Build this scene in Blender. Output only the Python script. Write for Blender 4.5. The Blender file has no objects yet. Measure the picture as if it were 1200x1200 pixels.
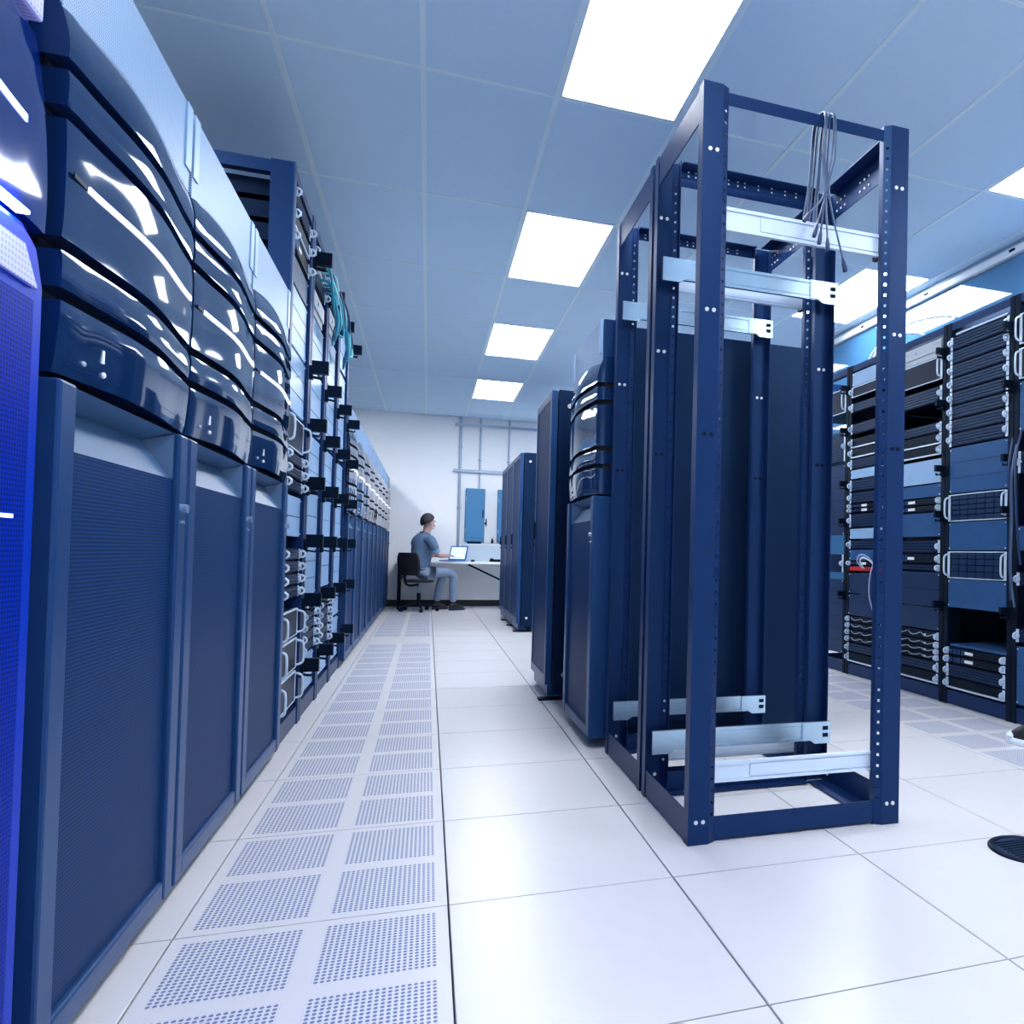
import bpy, math, random
from mathutils import Vector, Matrix
random.seed(7)
S = bpy.context.scene
C = S.collection
PI = math.pi

# ------------------------------------------------------------------ camera, world, exposure
cam_d = bpy.data.cameras.new('camera'); cam = bpy.data.objects.new('camera', cam_d); C.objects.link(cam)
YAW, PITCH, ROLL, FPX = 0.3203, 0.0224, 0.0225, 851.99
fw = Vector((math.sin(YAW)*math.cos(PITCH), math.cos(YAW)*math.cos(PITCH), math.sin(PITCH)))
rt0 = Vector((math.cos(YAW), -math.sin(YAW), 0)); up0 = rt0.cross(fw)
rt = math.cos(ROLL)*rt0 + math.sin(ROLL)*up0; up = -math.sin(ROLL)*rt0 + math.cos(ROLL)*up0
M = Matrix((rt, up, -fw)).transposed().to_4x4(); M.translation = Vector((-0.0761, -1.9648, 0.9122))
cam.matrix_world = M
cam_d.sensor_width = 36.0; cam_d.sensor_fit = 'HORIZONTAL'; cam_d.lens = 36.0*FPX/1200
cam_d.shift_x = -(784.34-600)/1200; cam_d.shift_y = (631.16-600)/1200
cam_d.clip_start = 0.02; cam_d.clip_end = 100
S.camera = cam
w = bpy.data.worlds.new('world'); S.world = w; w.use_nodes = True
w.node_tree.nodes['Background'].inputs[0].default_value = (0.25, 0.45, 1.0, 1); w.node_tree.nodes['Background'].inputs[1].default_value = 0.05
S.view_settings.view_transform = 'Standard'; S.view_settings.look = 'None'; S.view_settings.gamma = 1; S.view_settings.use_curve_mapping = False
S.view_settings.exposure = 0.0
LIGHT_STRENGTH = 23.0
LIGHT_COLOUR = (0.93, 0.955, 1.0)

# ------------------------------------------------------------------ materials
def mat(name, col, rough=0.5, metal=0.0, noise=0.0, nscale=8.0, coat=0.0, emit=None, strength=0.0, spec=0.5, bump=0.0, bscale=60.0, tint=None, ior=1.5):
    m = bpy.data.materials.new(name); m.use_nodes = True
    nt = m.node_tree; b = nt.nodes['Principled BSDF']
    b.inputs['Base Color'].default_value = (*col, 1); b.inputs['Roughness'].default_value = rough; b.inputs['Metallic'].default_value = metal
    b.inputs['Coat Weight'].default_value = coat; b.inputs['Coat Roughness'].default_value = 0.04; b.inputs['Specular IOR Level'].default_value = spec
    b.inputs['IOR'].default_value = ior
    if tint: b.inputs['Specular Tint'].default_value = (*tint, 1)
    if noise or bump:
        tc = nt.nodes.new('ShaderNodeTexCoord')
    if noise:
        n = nt.nodes.new('ShaderNodeTexNoise'); n.inputs['Scale'].default_value = nscale; n.inputs['Detail'].default_value = 5
        r = nt.nodes.new('ShaderNodeMix'); r.data_type = 'RGBA'
        r.inputs[6].default_value = (*[max(0, c*(1-noise)) for c in col], 1); r.inputs[7].default_value = (*[min(1, c*(1+noise)) for c in col], 1)
        nt.links.new(tc.outputs['Object'], n.inputs['Vector']); nt.links.new(n.outputs['Fac'], r.inputs[0]); nt.links.new(r.outputs[2], b.inputs['Base Color'])
    if bump:
        n2 = nt.nodes.new('ShaderNodeTexNoise'); n2.inputs['Scale'].default_value = bscale; n2.inputs['Detail'].default_value = 3
        bp = nt.nodes.new('ShaderNodeBump'); bp.inputs['Strength'].default_value = bump; bp.inputs['Distance'].default_value = 0.002
        nt.links.new(tc.outputs['Object'], n2.inputs['Vector']); nt.links.new(n2.outputs['Fac'], bp.inputs['Height']); nt.links.new(bp.outputs['Normal'], b.inputs['Normal'])
    if emit:
        b.inputs['Emission Color'].default_value = (*emit, 1); b.inputs['Emission Strength'].default_value = strength
    return m

def perf_mat(name, col, hole, pitch, radius, axes=(0, 1), blocks=None, rough=0.5, metal=0.0, coat=0.0, tint=None, spec=0.5, ior=1.5):
    """sheet metal with a grid of small round holes; blocks = (block size, margins) restricts the holes to two by two fields per tile"""
    m = bpy.data.materials.new(name); m.use_nodes = True
    nt = m.node_tree; N = nt.nodes; L = nt.links; b = N['Principled BSDF']
    b.inputs['Roughness'].default_value = rough; b.inputs['Metallic'].default_value = metal; b.inputs['Coat Weight'].default_value = coat
    b.inputs['Specular IOR Level'].default_value = spec
    b.inputs['IOR'].default_value = ior
    if tint: b.inputs['Specular Tint'].default_value = (*tint, 1)
    tc = N.new('ShaderNodeTexCoord'); sp = N.new('ShaderNodeSeparateXYZ'); L.new(tc.outputs['Object'], sp.inputs[0])
    def math_(op, a, v=None):
        n = N.new('ShaderNodeMath'); n.operation = op
        for i, q in enumerate((a, v)):
            if q is None: continue
            if isinstance(q, (int, float)): n.inputs[i].default_value = q
            else: L.new(q, n.inputs[i])
        return n.outputs[0]
    ds = []
    for a, p in zip(axes, pitch):
        f = math_('SUBTRACT', math_('FRACT', math_('DIVIDE', sp.outputs[a], p)), 0.5)
        f = math_('MULTIPLY', f, p); ds.append(math_('MULTIPLY', f, f))
    d = math_('SQRT', math_('ADD', ds[0], ds[1]))
    fac = math_('LESS_THAN', d, radius)
    if blocks:
        half, c = blocks       # fields are centred at +-c, each 2*half wide
        for a, h in zip(axes, half):
            q = math_('ABSOLUTE', math_('SUBTRACT', math_('ABSOLUTE', sp.outputs[a]), c))
            fac = math_('MULTIPLY', fac, math_('LESS_THAN', q, h))
    mx = N.new('ShaderNodeMix'); mx.data_type = 'RGBA'; mx.inputs[6].default_value = (*col, 1); mx.inputs[7].default_value = (*hole, 1)
    L.new(fac, mx.inputs[0]); L.new(mx.outputs[2], b.inputs['Base Color'])
    return m

MT = {}
MT['floor'] = mat('floor_laminate', (0.665, 0.660, 0.685), 0.30, noise=0.025, nscale=14, spec=0.4)
MT['floor_perf'] = perf_mat('perforated_floor_panel', (0.665, 0.660, 0.685), (0.12, 0.18, 0.36), (0.0125, 0.0125), 0.0044, blocks=((0.125, 0.125), 0.1475), rough=0.4)
MT['subfloor'] = mat('subfloor_dark', (0.05, 0.08, 0.18), 0.9, noise=0.1)
MT['ceiling'] = mat('ceiling_tile_paint', (0.62, 0.82, 1.0), 0.9, noise=0.03, nscale=40, bump=0.2, bscale=300)
MT['rail'] = mat('ceiling_grid_metal', (0.74, 0.90, 0.99), 0.5, noise=0.02)
MT['diffuser'] = mat('light_diffuser', (0.9, 0.9, 0.9), 0.5, emit=LIGHT_COLOUR, strength=LIGHT_STRENGTH)
MT['wall'] = mat('wall_paint', (0.92, 0.94, 0.97), 0.8, noise=0.02, nscale=5)
MT['baseboard'] = mat('black_rubber', (0.006, 0.008, 0.015), 0.5, noise=0.1)
MT['glass'] = mat('tinted_partition_glass', (0.045, 0.15, 0.31), 0.03, noise=0.03, nscale=2, spec=0.9, coat=0.3)
MT['white_metal'] = mat('white_channel', (0.85, 0.90, 0.95), 0.35, noise=0.02)
MT['navy'] = mat('navy_satin_powder_coat', (0.007, 0.027, 0.100), 0.38, tint=(.24, .5, 1), metal=0.0, noise=0.12, nscale=20, bump=0.15, bscale=700)
MT['navy_dark'] = mat('dark_side_panel', (0.002, 0.009, 0.032), 0.42, tint=(.2, .45, 1), noise=0.15, nscale=3)
MT['frame'] = mat('rack_frame_powder_coat', (0.005, 0.020, 0.085), 0.40, tint=(.24, .5, 1), noise=0.12, nscale=20, bump=0.1, bscale=600)
MT['black'] = mat('matt_black_plastic', (0.002, 0.005, 0.014), 0.5, noise=0.15, ior=1.3, tint=(.3, .6, 1))
MT['gloss'] = mat('glossy_dark_bezel', (0.005, 0.023, 0.085), 0.06, noise=0.06, nscale=3, coat=0.25, spec=0.8, tint=(.5, .75, 1))
MT['groove'] = mat('groove_black', (0.002, 0.003, 0.008), 0.6, noise=0.1)
MT['door'] = perf_mat('perforated_door', (0.010, 0.044, 0.150), (0.002, 0.010, 0.042), (0.0075, 0.0075), 0.0026, axes=(1, 2), rough=0.45, ior=1.18, tint=(.2, .5, 1))
MT['stile'] = mat('door_stile_satin', (0.012, 0.047, 0.150), 0.34, tint=(.35, .62, 1), noise=0.08, nscale=10)
MT['scoop'] = mat('door_scoop_satin', (0.045, 0.115, 0.240), 0.36, noise=0.05)
MT['grille'] = perf_mat('perforated_top_grille', (0.22, 0.39, 0.62), (0.09, 0.18, 0.36), (0.0065, 0.0065), 0.0022, axes=(1, 2), rough=0.4)
MT['led'] = mat('lit_light_bar', (0.9, 0.9, 1), 0.4, emit=(0.80, 0.85, 1.0), strength=1.5)
MT['led_blue'] = mat('lit_blue_bar', (0.2, 0.3, 1), 0.4, emit=(0.35, 0.45, 1.0), strength=4.0)
MT['added_strip'] = mat('added_blue_strip', (0.2, 0.3, 1), 0.4, emit=(0.16, 0.24, 1.0), strength=115.0)  # glow of the strip added over the blue door
MT['blue_gloss'] = mat('blue_gloss_bezel', (0.000, 0.010, 0.12), 0.07, noise=0.05, coat=0.1, spec=0.9, tint=(.3, .5, 1))
MT['blue_door'] = perf_mat('blue_glow_door', (0.000, 0.022, 0.34), (0.000, 0.007, 0.13), (0.0075, 0.0075), 0.0026, axes=(1, 2), rough=0.4, ior=1.15, tint=(.04, .16, 1))  # blue light falling on the door is put into its colour
MT['blue_frame'] = mat('blue_glow_frame', (0.000, 0.030, 0.42), 0.32, ior=1.25, noise=0.05, tint=(.06, .2, 1))  # blue glow painted into the frame and filler colour
MT['blue_pale'] = perf_mat('pale_grille_and_sheen', (0.50, 0.52, 0.98), (0.28, 0.32, 0.8), (0.009, 0.009), 0.003, axes=(1, 2), rough=0.35)  # top grille, and the painted sheen on the blue door's top
MT['zinc'] = mat('galvanised_steel', (0.50, 0.68, 0.84), 0.26, metal=0.85, noise=0.10, nscale=30)
MT['zinc_bright'] = mat('bright_zinc', (0.68, 0.80, 0.95), 0.45, metal=0.25, noise=0.06)
MT['bolt'] = mat('bolt_steel', (0.85, 0.88, 0.93), 0.3, metal=0.4, noise=0.05)
MT['ear'] = mat('brushed_handle', (0.62, 0.76, 0.92), 0.4, metal=0.1, noise=0.08)
MT['server'] = mat('server_face_dark', (0.004, 0.010, 0.034), 0.4, ior=1.25, tint=(.3, .6, 1), noise=0.25, nscale=25)
MT['server_mesh'] = perf_mat('server_mesh_face', (0.030, 0.045, 0.085), (0.003, 0.005, 0.012), (0.018, 0.014), 0.006, axes=(1, 2), rough=0.4, ior=1.2)
MT['panel'] = mat('blank_panel_blue_grey', (0.030, 0.092, 0.235), 0.32, ior=1.3, tint=(.4, .68, 1), noise=0.18, nscale=9)
MT['panel_dark'] = mat('blank_panel_navy', (0.007, 0.024, 0.078), 0.4, tint=(.3, .6, 1), noise=0.12, nscale=9)
MT['panel_light'] = mat('blank_panel_pale', (0.27, 0.45, 0.70), 0.35, noise=0.12, nscale=9)
MT['beige'] = mat('pale_grey_case', (0.55, 0.60, 0.66), 0.5, noise=0.05)
MT['red'] = mat('red_plastic', (0.55, 0.01, 0.015), 0.4, noise=0.05)
MT['teal'] = mat('teal_cable', (0.01, 0.28, 0.42), 0.45, noise=0.1)
MT['paleteal'] = mat('pale_teal_cable', (0.20, 0.62, 0.68), 0.45, noise=0.1)
MT['blue_cable'] = mat('dark_blue_cable', (0.006, 0.030, 0.11), 0.45, noise=0.1)
MT['grey_cable'] = mat('grey_power_lead', (0.05, 0.10, 0.20), 0.4, noise=0.1)
MT['white_cable'] = mat('white_cable', (0.85, 0.9, 0.95), 0.45, noise=0.05)
MT['lavender'] = mat('lavender_cable', (0.40, 0.45, 0.80), 0.45, noise=0.05)
MT['label'] = mat('white_label', (0.9, 0.93, 0.97), 0.5, noise=0.03)
MT['boxblue'] = mat('electrical_box_paint', (0.05, 0.21, 0.42), 0.5, noise=0.05)
MT['conduit'] = mat('conduit_steel', (0.35, 0.45, 0.58), 0.4, metal=0.3, noise=0.06)
MT['partition'] = mat('backboard_grey', (0.50, 0.60, 0.70), 0.6, noise=0.03)
MT['table'] = mat('table_laminate', (0.85, 0.89, 0.94), 0.4, noise=0.02)
MT['skin'] = mat('skin', (0.60, 0.36, 0.33), 0.55, noise=0.08, nscale=20)
MT['hair'] = mat('dark_hair', (0.020, 0.014, 0.022), 0.6, noise=0.3, nscale=60)
MT['shirt'] = mat('blue_grey_shirt', (0.12, 0.21, 0.35), 0.85, noise=0.12, nscale=14)
MT['collar'] = mat('navy_collar', (0.015, 0.022, 0.05), 0.85, noise=0.1)
MT['cuff'] = mat('pale_sleeve_band', (0.28, 0.42, 0.58), 0.85, noise=0.1)
MT['trousers'] = mat('blue_grey_trousers', (0.21, 0.29, 0.43), 0.9, noise=0.12, nscale=14)
MT['shoe'] = mat('black_shoe', (0.010, 0.012, 0.022), 0.5, noise=0.1)
MT['sole'] = mat('white_sole', (0.72, 0.80, 0.90), 0.5, noise=0.05)
MT['chair'] = mat('chair_fabric_black', (0.010, 0.012, 0.022), 0.8, noise=0.2, nscale=60)
MT['screen'] = mat('laptop_screen', (0.6, 0.75, 0.9), 0.3, emit=(0.75, 0.88, 1.0), strength=0.75)
MT['laptop'] = mat('laptop_blue_shell', (0.05, 0.17, 0.50), 0.4, noise=0.05)

# ------------------------------------------------------------------ mesh helpers
class MB:
    def __init__(s): s.v = []; s.f = []; s.smooth = []; s.xf = None
    def add(s, vs, fs, smooth=False):
        b = len(s.v); s.v += [tuple(s.xf @ Vector(v)) if s.xf else tuple(v) for v in vs]
        for f in fs: s.f.append([b+i for i in f]); s.smooth.append(smooth)
        return s
    def box(s, x0, x1, y0, y1, z0, z1):
        return s.add([(x0,y0,z0),(x1,y0,z0),(x1,y1,z0),(x0,y1,z0),(x0,y0,z1),(x1,y0,z1),(x1,y1,z1),(x0,y1,z1)],
              [(0,3,2,1),(4,5,6,7),(0,1,5,4),(1,2,6,5),(2,3,7,6),(3,0,4,7)])
    def prism(s, poly, axis, a, b, smooth=False):
        """poly: 2-D outline in the plane across axis (0: y,z  1: x,z  2: x,y)"""
        n = len(poly)
        def P(p, t): return {0: (t, p[0], p[1]), 1: (p[0], t, p[1]), 2: (p[0], p[1], t)}[axis]
        vs = [P(p, a) for p in poly] + [P(p, b) for p in poly]
        fs = [tuple(range(n))[::-1], tuple(range(n, 2*n))]
        base = len(s.v); s.add(vs, fs)
        for i in range(n):
            s.f.append([base+i, base+(i+1) % n, base+n+(i+1) % n, base+n+i]); s.smooth.append(smooth)
        return s
    def cyl(s, p0, p1, r0, r1=None, n=12, smooth=True):
        return s.tube([p0, p1], [r0, r0 if r1 is None else r1], n, smooth)
    def tube(s, pts, rad, n=8, smooth=True):
        pts = [Vector(p) for p in pts]
        if not hasattr(rad, '__len__'): rad = [rad]*len(pts)
        rings = []; prev = None; b0 = len(s.v)
        for i, p in enumerate(pts):
            t = (pts[min(i+1, len(pts)-1)]-pts[max(i-1, 0)]).normalized()
            if prev is None:
                a = Vector((0, 0, 1)) if abs(t.z) < .9 else Vector((1, 0, 0)); u = t.cross(a).normalized()
            else:
                u = prev - t*prev.dot(t); u = u.normalized() if u.length > 1e-6 else t.orthogonal().normalized()
            prev = u; v = t.cross(u)
            rings.append([tuple(p + (u*math.cos(2*PI*k/n)+v*math.sin(2*PI*k/n))*rad[i]) for k in range(n)])
        vs = [q for r in rings for q in r]; fs = []
        for i in range(len(rings)-1):
            for k in range(n): fs.append((i*n+k, i*n+(k+1) % n, (i+1)*n+(k+1) % n, (i+1)*n+k))
        s.add(vs, fs, smooth); s.add(rings[0], [tuple(range(n))[::-1]]); s.add(rings[-1], [tuple(range(n))])
        return s
    def grid(s, P, smooth=True):
        """P[i][j] -> points; an open sheet"""
        ni, nj = len(P), len(P[0])
        vs = [p for r in P for p in r]
        return s.add(vs, [(i*nj+j, (i+1)*nj+j, (i+1)*nj+j+1, i*nj+j+1) for i in range(ni-1) for j in range(nj-1)], smooth)
    def sphere(s, c, r, nu=14, nv=9):
        r = r if hasattr(r, '__len__') else (r, r, r)
        P = [[(c[0]+r[0]*math.sin(PI*i/nv)*math.cos(2*PI*j/nu), c[1]+r[1]*math.sin(PI*i/nv)*math.sin(2*PI*j/nu), c[2]+r[2]*math.cos(PI*i/nv)) for j in range(nu+1)] for i in range(nv+1)]
        return s.grid(P)
    def mesh(s, name):
        me = bpy.data.meshes.new(name); me.from_pydata(s.v, [], s.f); me.polygons.foreach_set('use_smooth', s.smooth); me.update()
        return me
    def build(s, name, m, parent=None, bevel=0.0, loc=None):
        o = bpy.data.objects.new(name, s.mesh(name)); C.objects.link(o)
        o.data.materials.append(m)
        if name in SMALL: o['kind'] = 'stuff'
        if parent: o.parent = parent
        if loc: o.location = loc
        if bevel:
            b = o.modifiers.new('edge', 'BEVEL'); b.width = bevel; b.segments = 2; b.limit_method = 'ANGLE'; b.angle_limit = 0.6
            o.data.polygons.foreach_set('use_smooth', s.smooth)
        return o

SMALL = {'bolts_and_lit_holes', 'bolt_holes', 'screws', 'side_bolts', 'vent_slats', 'drive_carriers', 'carrier_latches', 'keyboard', 'hinges', 'pull_lip', 'seam', 'brush_strip', 'bracket_slot', 'levelling_feet', 'front_rim', 'top_rim'}
def tag(o, label, cat, group=None, kind=None):
    o['label'] = label; o['category'] = cat
    if group: o['group'] = group
    if kind: o['kind'] = kind
    return o
def thing(name, label, cat, loc=(0, 0, 0), rotz=0.0, group=None):
    o = bpy.data.objects.new(name, None); o.empty_display_size = 0.1; C.objects.link(o)
    o.location = loc; o.rotation_euler = (0, 0, rotz)
    return tag(o, label, cat, group)
def struct(o): o['kind'] = 'structure'; return o
def kids(o): return [c for c in bpy.data.objects if c.parent is o]
def dup(root, loc, rotz=None, label=None, group=None):
    r = root.copy(); C.objects.link(r); r.location = loc
    if rotz is not None: r.rotation_euler = (0, 0, rotz)
    if label: r['label'] = label
    if group: r['group'] = group
    for ch in kids(root):
        c = ch.copy(); C.objects.link(c); c.parent = r
        for g in kids(ch):
            d = g.copy(); C.objects.link(d); d.parent = c
    return r
def arc(pts, n=10):
    """Catmull-Rom through points"""
    P = [Vector(p) for p in pts]; P = [2*P[0]-P[1]] + P + [2*P[-1]-P[-2]]; out = []
    for i in range(1, len(P)-2):
        for k in range(n):
            t = k/n; a, b, c, d = P[i-1:i+3]
            out.append(0.5*((2*b)+(c-a)*t+(2*a-5*b+4*c-d)*t*t+(3*b-a-3*c+d)*t*t*t))
    return out + [P[-2]]
ORD = 'first second third fourth fifth sixth seventh eighth ninth tenth eleventh twelfth thirteenth fourteenth fifteenth sixteenth seventeenth eighteenth'.split()

# ------------------------------------------------------------------ the room
T = 0.6096
WX0, WX1, WY0, WY1, CH = -5.6, 3.70, -5.0, 10.42, 3.10
floor = struct(MB().box(WX0, WX1, WY0, WY1, -0.12, -0.035).build('floor', MT['subfloor']))
gap = 0.0022
tile = MB().prism([(-T/2+gap, -0.03), (T/2-gap, -0.03), (T/2-gap, -0.0015), (T/2-gap-0.0015, 0), (-T/2+gap+0.0015, 0), (-T/2+gap, -0.0015)], 1, -T/2+gap, T/2-gap).mesh('tile')
tile.materials.append(MT['floor'])
ptile = tile.copy(); ptile.materials.clear(); ptile.materials.append(MT['floor_perf'])
rest = MB(); ny = 0
for j in range(-8, 18):
    for i in range(-9, 6):
        x, y = (i+.5)*T, (j+.5)*T
        if x+T/2 > WX1: continue
        if y - T/2 < -1.35 or i < -2 or (i >= 5 and y > 3): # behind the camera or under the cabinets
            rest.box(x-T/2+gap, x+T/2-gap, y-T/2+gap, y+T/2-gap, -0.03, 0); continue
        perf = (i == -1 and j != 9) or (i == 4 and j < 12)
        o = bpy.data.objects.new('perforated_tile' if perf else 'floor_tile', ptile if perf else tile)
        C.objects.link(o); o.location = (x, y, 0); o.parent = floor
# the border strips and the panels under the cabinets
rest.box(WX0, -9*T-gap+0.0, WY0, WY1, -0.03, -0.001)
rest.box(6*T+gap if 6*T+gap < WX1 else WX1-0.01, WX1, WY0, WY1, -0.03, -0.001)
rest.box(WX0, WX1, WY0, -8*T-gap, -0.03, 0); rest.box(WX0, WX1, 17*T+1*T+gap-T, WY1, -0.032, -0.0005)
o = rest.build('floor_panel', MT['floor'], floor); o['kind'] = 'stuff'

ceiling = struct(MB().box(WX0, WX1, WY0, WY1, CH+0.03, CH+0.15).build('ceiling', MT['subfloor']))
TY = 1.2192; OX, OY = 0.451, 1.499
cols = [-5.036, -4.426, -3.816, -3.30, -2.69, -2.082, -1.475, -0.768, -0.158, 0.451, 1.061, 1.70, 2.34, 2.975, 3.585]
xs = [WX0] + cols + [WX1]
ys = [WY0] + [OY + k*TY for k in range(-4, 8)] + [WY1]
lights = []
g = 0.012
cache = {}
for a in range(len(xs)-1):
    for b in range(len(ys)-1):
        x0, x1, y0, y1 = xs[a], xs[a+1], ys[b], ys[b+1]
        lit = (abs(x0-0.451) < .01 or abs(x0-2.975) < .01 or abs(x0+2.082) < .01) and b >= 1 and b % 2 == 0 and b < len(ys)-2
        if lit: lights.append((x0, x1, y0, y1)); continue
        key = (round(x1-x0, 3), round(y1-y0, 3))
        if key not in cache:
            hx, hy = (x1-x0)/2-g/2, (y1-y0)/2-g/2
            cache[key] = MB().prism([(-hx, 0.012), (-hx+0.003, 0.003), (hx-0.003, 0.003), (hx, 0.012), (hx, 0.028), (-hx, 0.028)], 1, -hy, hy).mesh('ceiling_tile')
            cache[key].materials.append(MT['ceiling'])
        o = bpy.data.objects.new('ceiling_tile', cache[key]); C.objects.link(o); o.parent = ceiling
        o.location = ((x0+x1)/2, (y0+y1)/2, CH)
for x in cols: MB().box(x-g, x+g, WY0, WY1, CH-0.001, CH+0.03).build('grid_rail', MT['rail'], ceiling)
for y in ys[1:-1]:
    mb = MB()
    for a in range(len(xs)-1): mb.box(xs[a]+g, xs[a+1]-g, y-g*.7, y+g*.7, CH, CH+0.03)
    mb.build('grid_rail', MT['rail'], ceiling)

def light_thing(x0, x1, y0, y1, label):
    cx, cy = (x0+x1)/2, (y0+y1)/2; hx, hy = (x1-x0)/2-g, (y1-y0)/2-g
    t = thing('ceiling_light', label, 'ceiling light', (cx, cy, CH), 0, 'recessed ceiling lights')
    f = MB(); f.box(-hx, hx, -hy, -hy+.012, .0, .028); f.box(-hx, hx, hy-.012, hy, .0, .028); f.box(-hx, -hx+.012, -hy+.012, hy-.012, .0, .028); f.box(hx-.012, hx, -hy+.012, hy-.012, .0, .028)
    f.build('frame', MT['rail'], t)
    MB().box(-hx+.012, hx-.012, -hy+.012, hy-.012, .004, .02).build('diffuser', MT['diffuser'], t)
lfar = [l for l in lights if l[0] < -1]  # added row, out of view, brightens the ceiling by bounce
for k, l in enumerate(sorted(lfar, key=lambda l: l[2])): light_thing(*l, f'added unseen ceiling light above the backs of the glossy cabinets, {ORD[k]} from the near end')
lmid = sorted([l for l in lights if -1 < l[0] < 1], key=lambda l: l[2]); lrgt = sorted([l for l in lights if l[0] > 1], key=lambda l: l[2])
vis = 0
for l in lmid:
    if l[3] < 0.2: lab = 'white ceiling light panel behind the viewer over the aisle'
    else:
        lab = ['large white ceiling light panel over the near end of the aisle, largest of the row', 'white ceiling light panel over the aisle, second from the near end',
               'white ceiling light panel over the aisle, third from the near end', 'white ceiling light panel over the aisle, closest to the far wall', 'white ceiling light panel over the aisle beside the far wall'][vis]; vis += 1
    light_thing(*l, lab)
vis = 0
for l in lrgt:
    if l[3] < 0.2: lab = 'white ceiling light panel behind the viewer along the glass wall'
    else:
        lab = ['white ceiling light panel cut by the right edge of the photo', 'white ceiling light panel beside the glass wall, behind the open black rack', 'white ceiling light along the glass wall, third from the near end',
               'white ceiling light along the glass wall, fourth from the near end', 'white ceiling light along the glass wall beside the far wall'][vis]; vis += 1
    light_thing(*l, lab)

struct(MB().box(WX0, WX1, WY1, WY1+.12, 0, CH+.1).build('wall_back', MT['wall']))
struct(MB().box(WX0-.12, WX0, WY0, WY1, 0, CH+.1).build('wall_left', MT['wall']))
struct(MB().box(WX0, WX1, WY0-.12, WY0, 0, CH+.1).build('wall_front', MT['wall']))
struct(MB().box(WX1+.02, WX1+.14, WY0, WY1, 0, CH+.1).build('wall_right', MT['wall']))
bb = MB().prism([(WY1-.016, 0), (WY1-.001, 0), (WY1-.001, .10), (WY1-.010, .10), (WY1-.016, .094)], 0, WX0, WX1-.02)
struct(bb.build('baseboard_back', MT['baseboard']))
# glass partition down the far side of the server racks
win = bpy.data.objects.new('window_1', None); C.objects.link(win); win['kind'] = 'structure'
for y0, y1 in ((-1.6, 0.4), (0.4, 4.4), (4.4, 6.4), (6.4, 8.4), (8.4, 10.36)):
    MB().box(WX1-.012, WX1+.0, y0+.012, y1-.012, 0.10, CH-.09).build('pane', MT['glass'], win)
for y in (-1.6, 4.4, 6.4, 8.4): MB().box(WX1-.012, WX1+.004, y-.012, y+.012, 0.10, CH-.09).build('mullion', MT['conduit'], win)
MB().box(WX1-.03, WX1+.01, WY0+.05, WY1-.02, 0.0, 0.10).build('sill', MT['white_metal'], win)
tr = MB().prism([(WX1-.045, CH-.085), (WX1+.0, CH-.085), (WX1+.0, CH-.032), (WX1-.045, CH-.032), (WX1-.052, CH-.045), (WX1-.052, CH-.072)], 1, WY0+.01, WY1-.02)
t1 = struct(tr.build('trim_1', MT['white_metal']))
MB().box(WX1-.030, WX1, WY0+.01, WY1-.02, CH-.032, CH-.002).build('shadow_channel', MT['conduit'], t1)
for y in (1.95, 2.85, 3.75): MB().box(WX1-.058, WX1-.05, y, y+.05, CH-.066, CH-.05).build('trim_clip', MT['black'], t1)

# ------------------------------------------------------------------ glossy storage cabinets (front at local x = 0, facing +x, y from 0 to W)
W = 0.69
def bezel(mb, z0, z1, x_at, bul=0.019, ny=18, nz=8, y0=0.005, y1=W-0.005, xb=-0.085, zc=0.0025, wave=0.0):
    """a convex shell: bulges along y, slightly pillowed in z, returned at the ends, top and bottom"""
    P = []
    for i in range(nz+1):
        v = i/nz; row = []
        for j in range(ny+1):
            u = j/ny; q = 2*u-1
            x = x_at(v) + bul*(.5+.5*math.cos(PI*q)) + zc*(1-(2*v-1)**4) - (0.003 if j in (0, ny) else 0)
            z = z0+(z1-z0)*v + wave*(1-q*q)
            row.append((x, y0+(y1-y0)*u, z))
        P.append(row)
    # grid orientation so that normals face +x
    mb.grid([[P[i][j] for i in range(nz+1)] for j in range(ny+1)])
    for i, flip in ((0, 1), (nz, 0)):
        a = P[i]; vs = a+[(xb, p[1], p[2]) for p in a]; n = len(a)
        mb.add(vs, [((k, k+1, n+k+1, n+k) if not flip else (k+1, k, n+k, n+k+1)) for k in range(n-1)])
    for j, flip in ((0, 0), (ny, 1)):
        a = [P[i][j] for i in range(nz+1)]; vs = a+[(xb, p[1], p[2]) for p in a]; n = len(a)
        mb.add(vs, [((k, k+1, n+k+1, n+k) if not flip else (k+1, k, n+k, n+k+1)) for k in range(n-1)])
    return mb
def stripe(x_at, bul, z, y0, y1, ny=20, off=0.003, h=0.0055, yy0=0.005, yy1=W-0.005):
    mb = MB(); A = []
    for j in range(ny+1):
        y = y0+(y1-y0)*j/ny; q = 2*(y-yy0)/(yy1-yy0)-1
        x = x_at + bul*(.5+.5*math.cos(PI*q))
        A.append([(x-.002, y, z-h), (x+off, y, z-h), (x+off, y, z+h), (x-.002, y, z+h), (x-.002, y, z-h)])
    mb.grid(A, smooth=False); mb.add(A[0][:4], [(0, 1, 2, 3)]); mb.add(A[-1][:4], [(3, 2, 1, 0)])
    return mb

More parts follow.
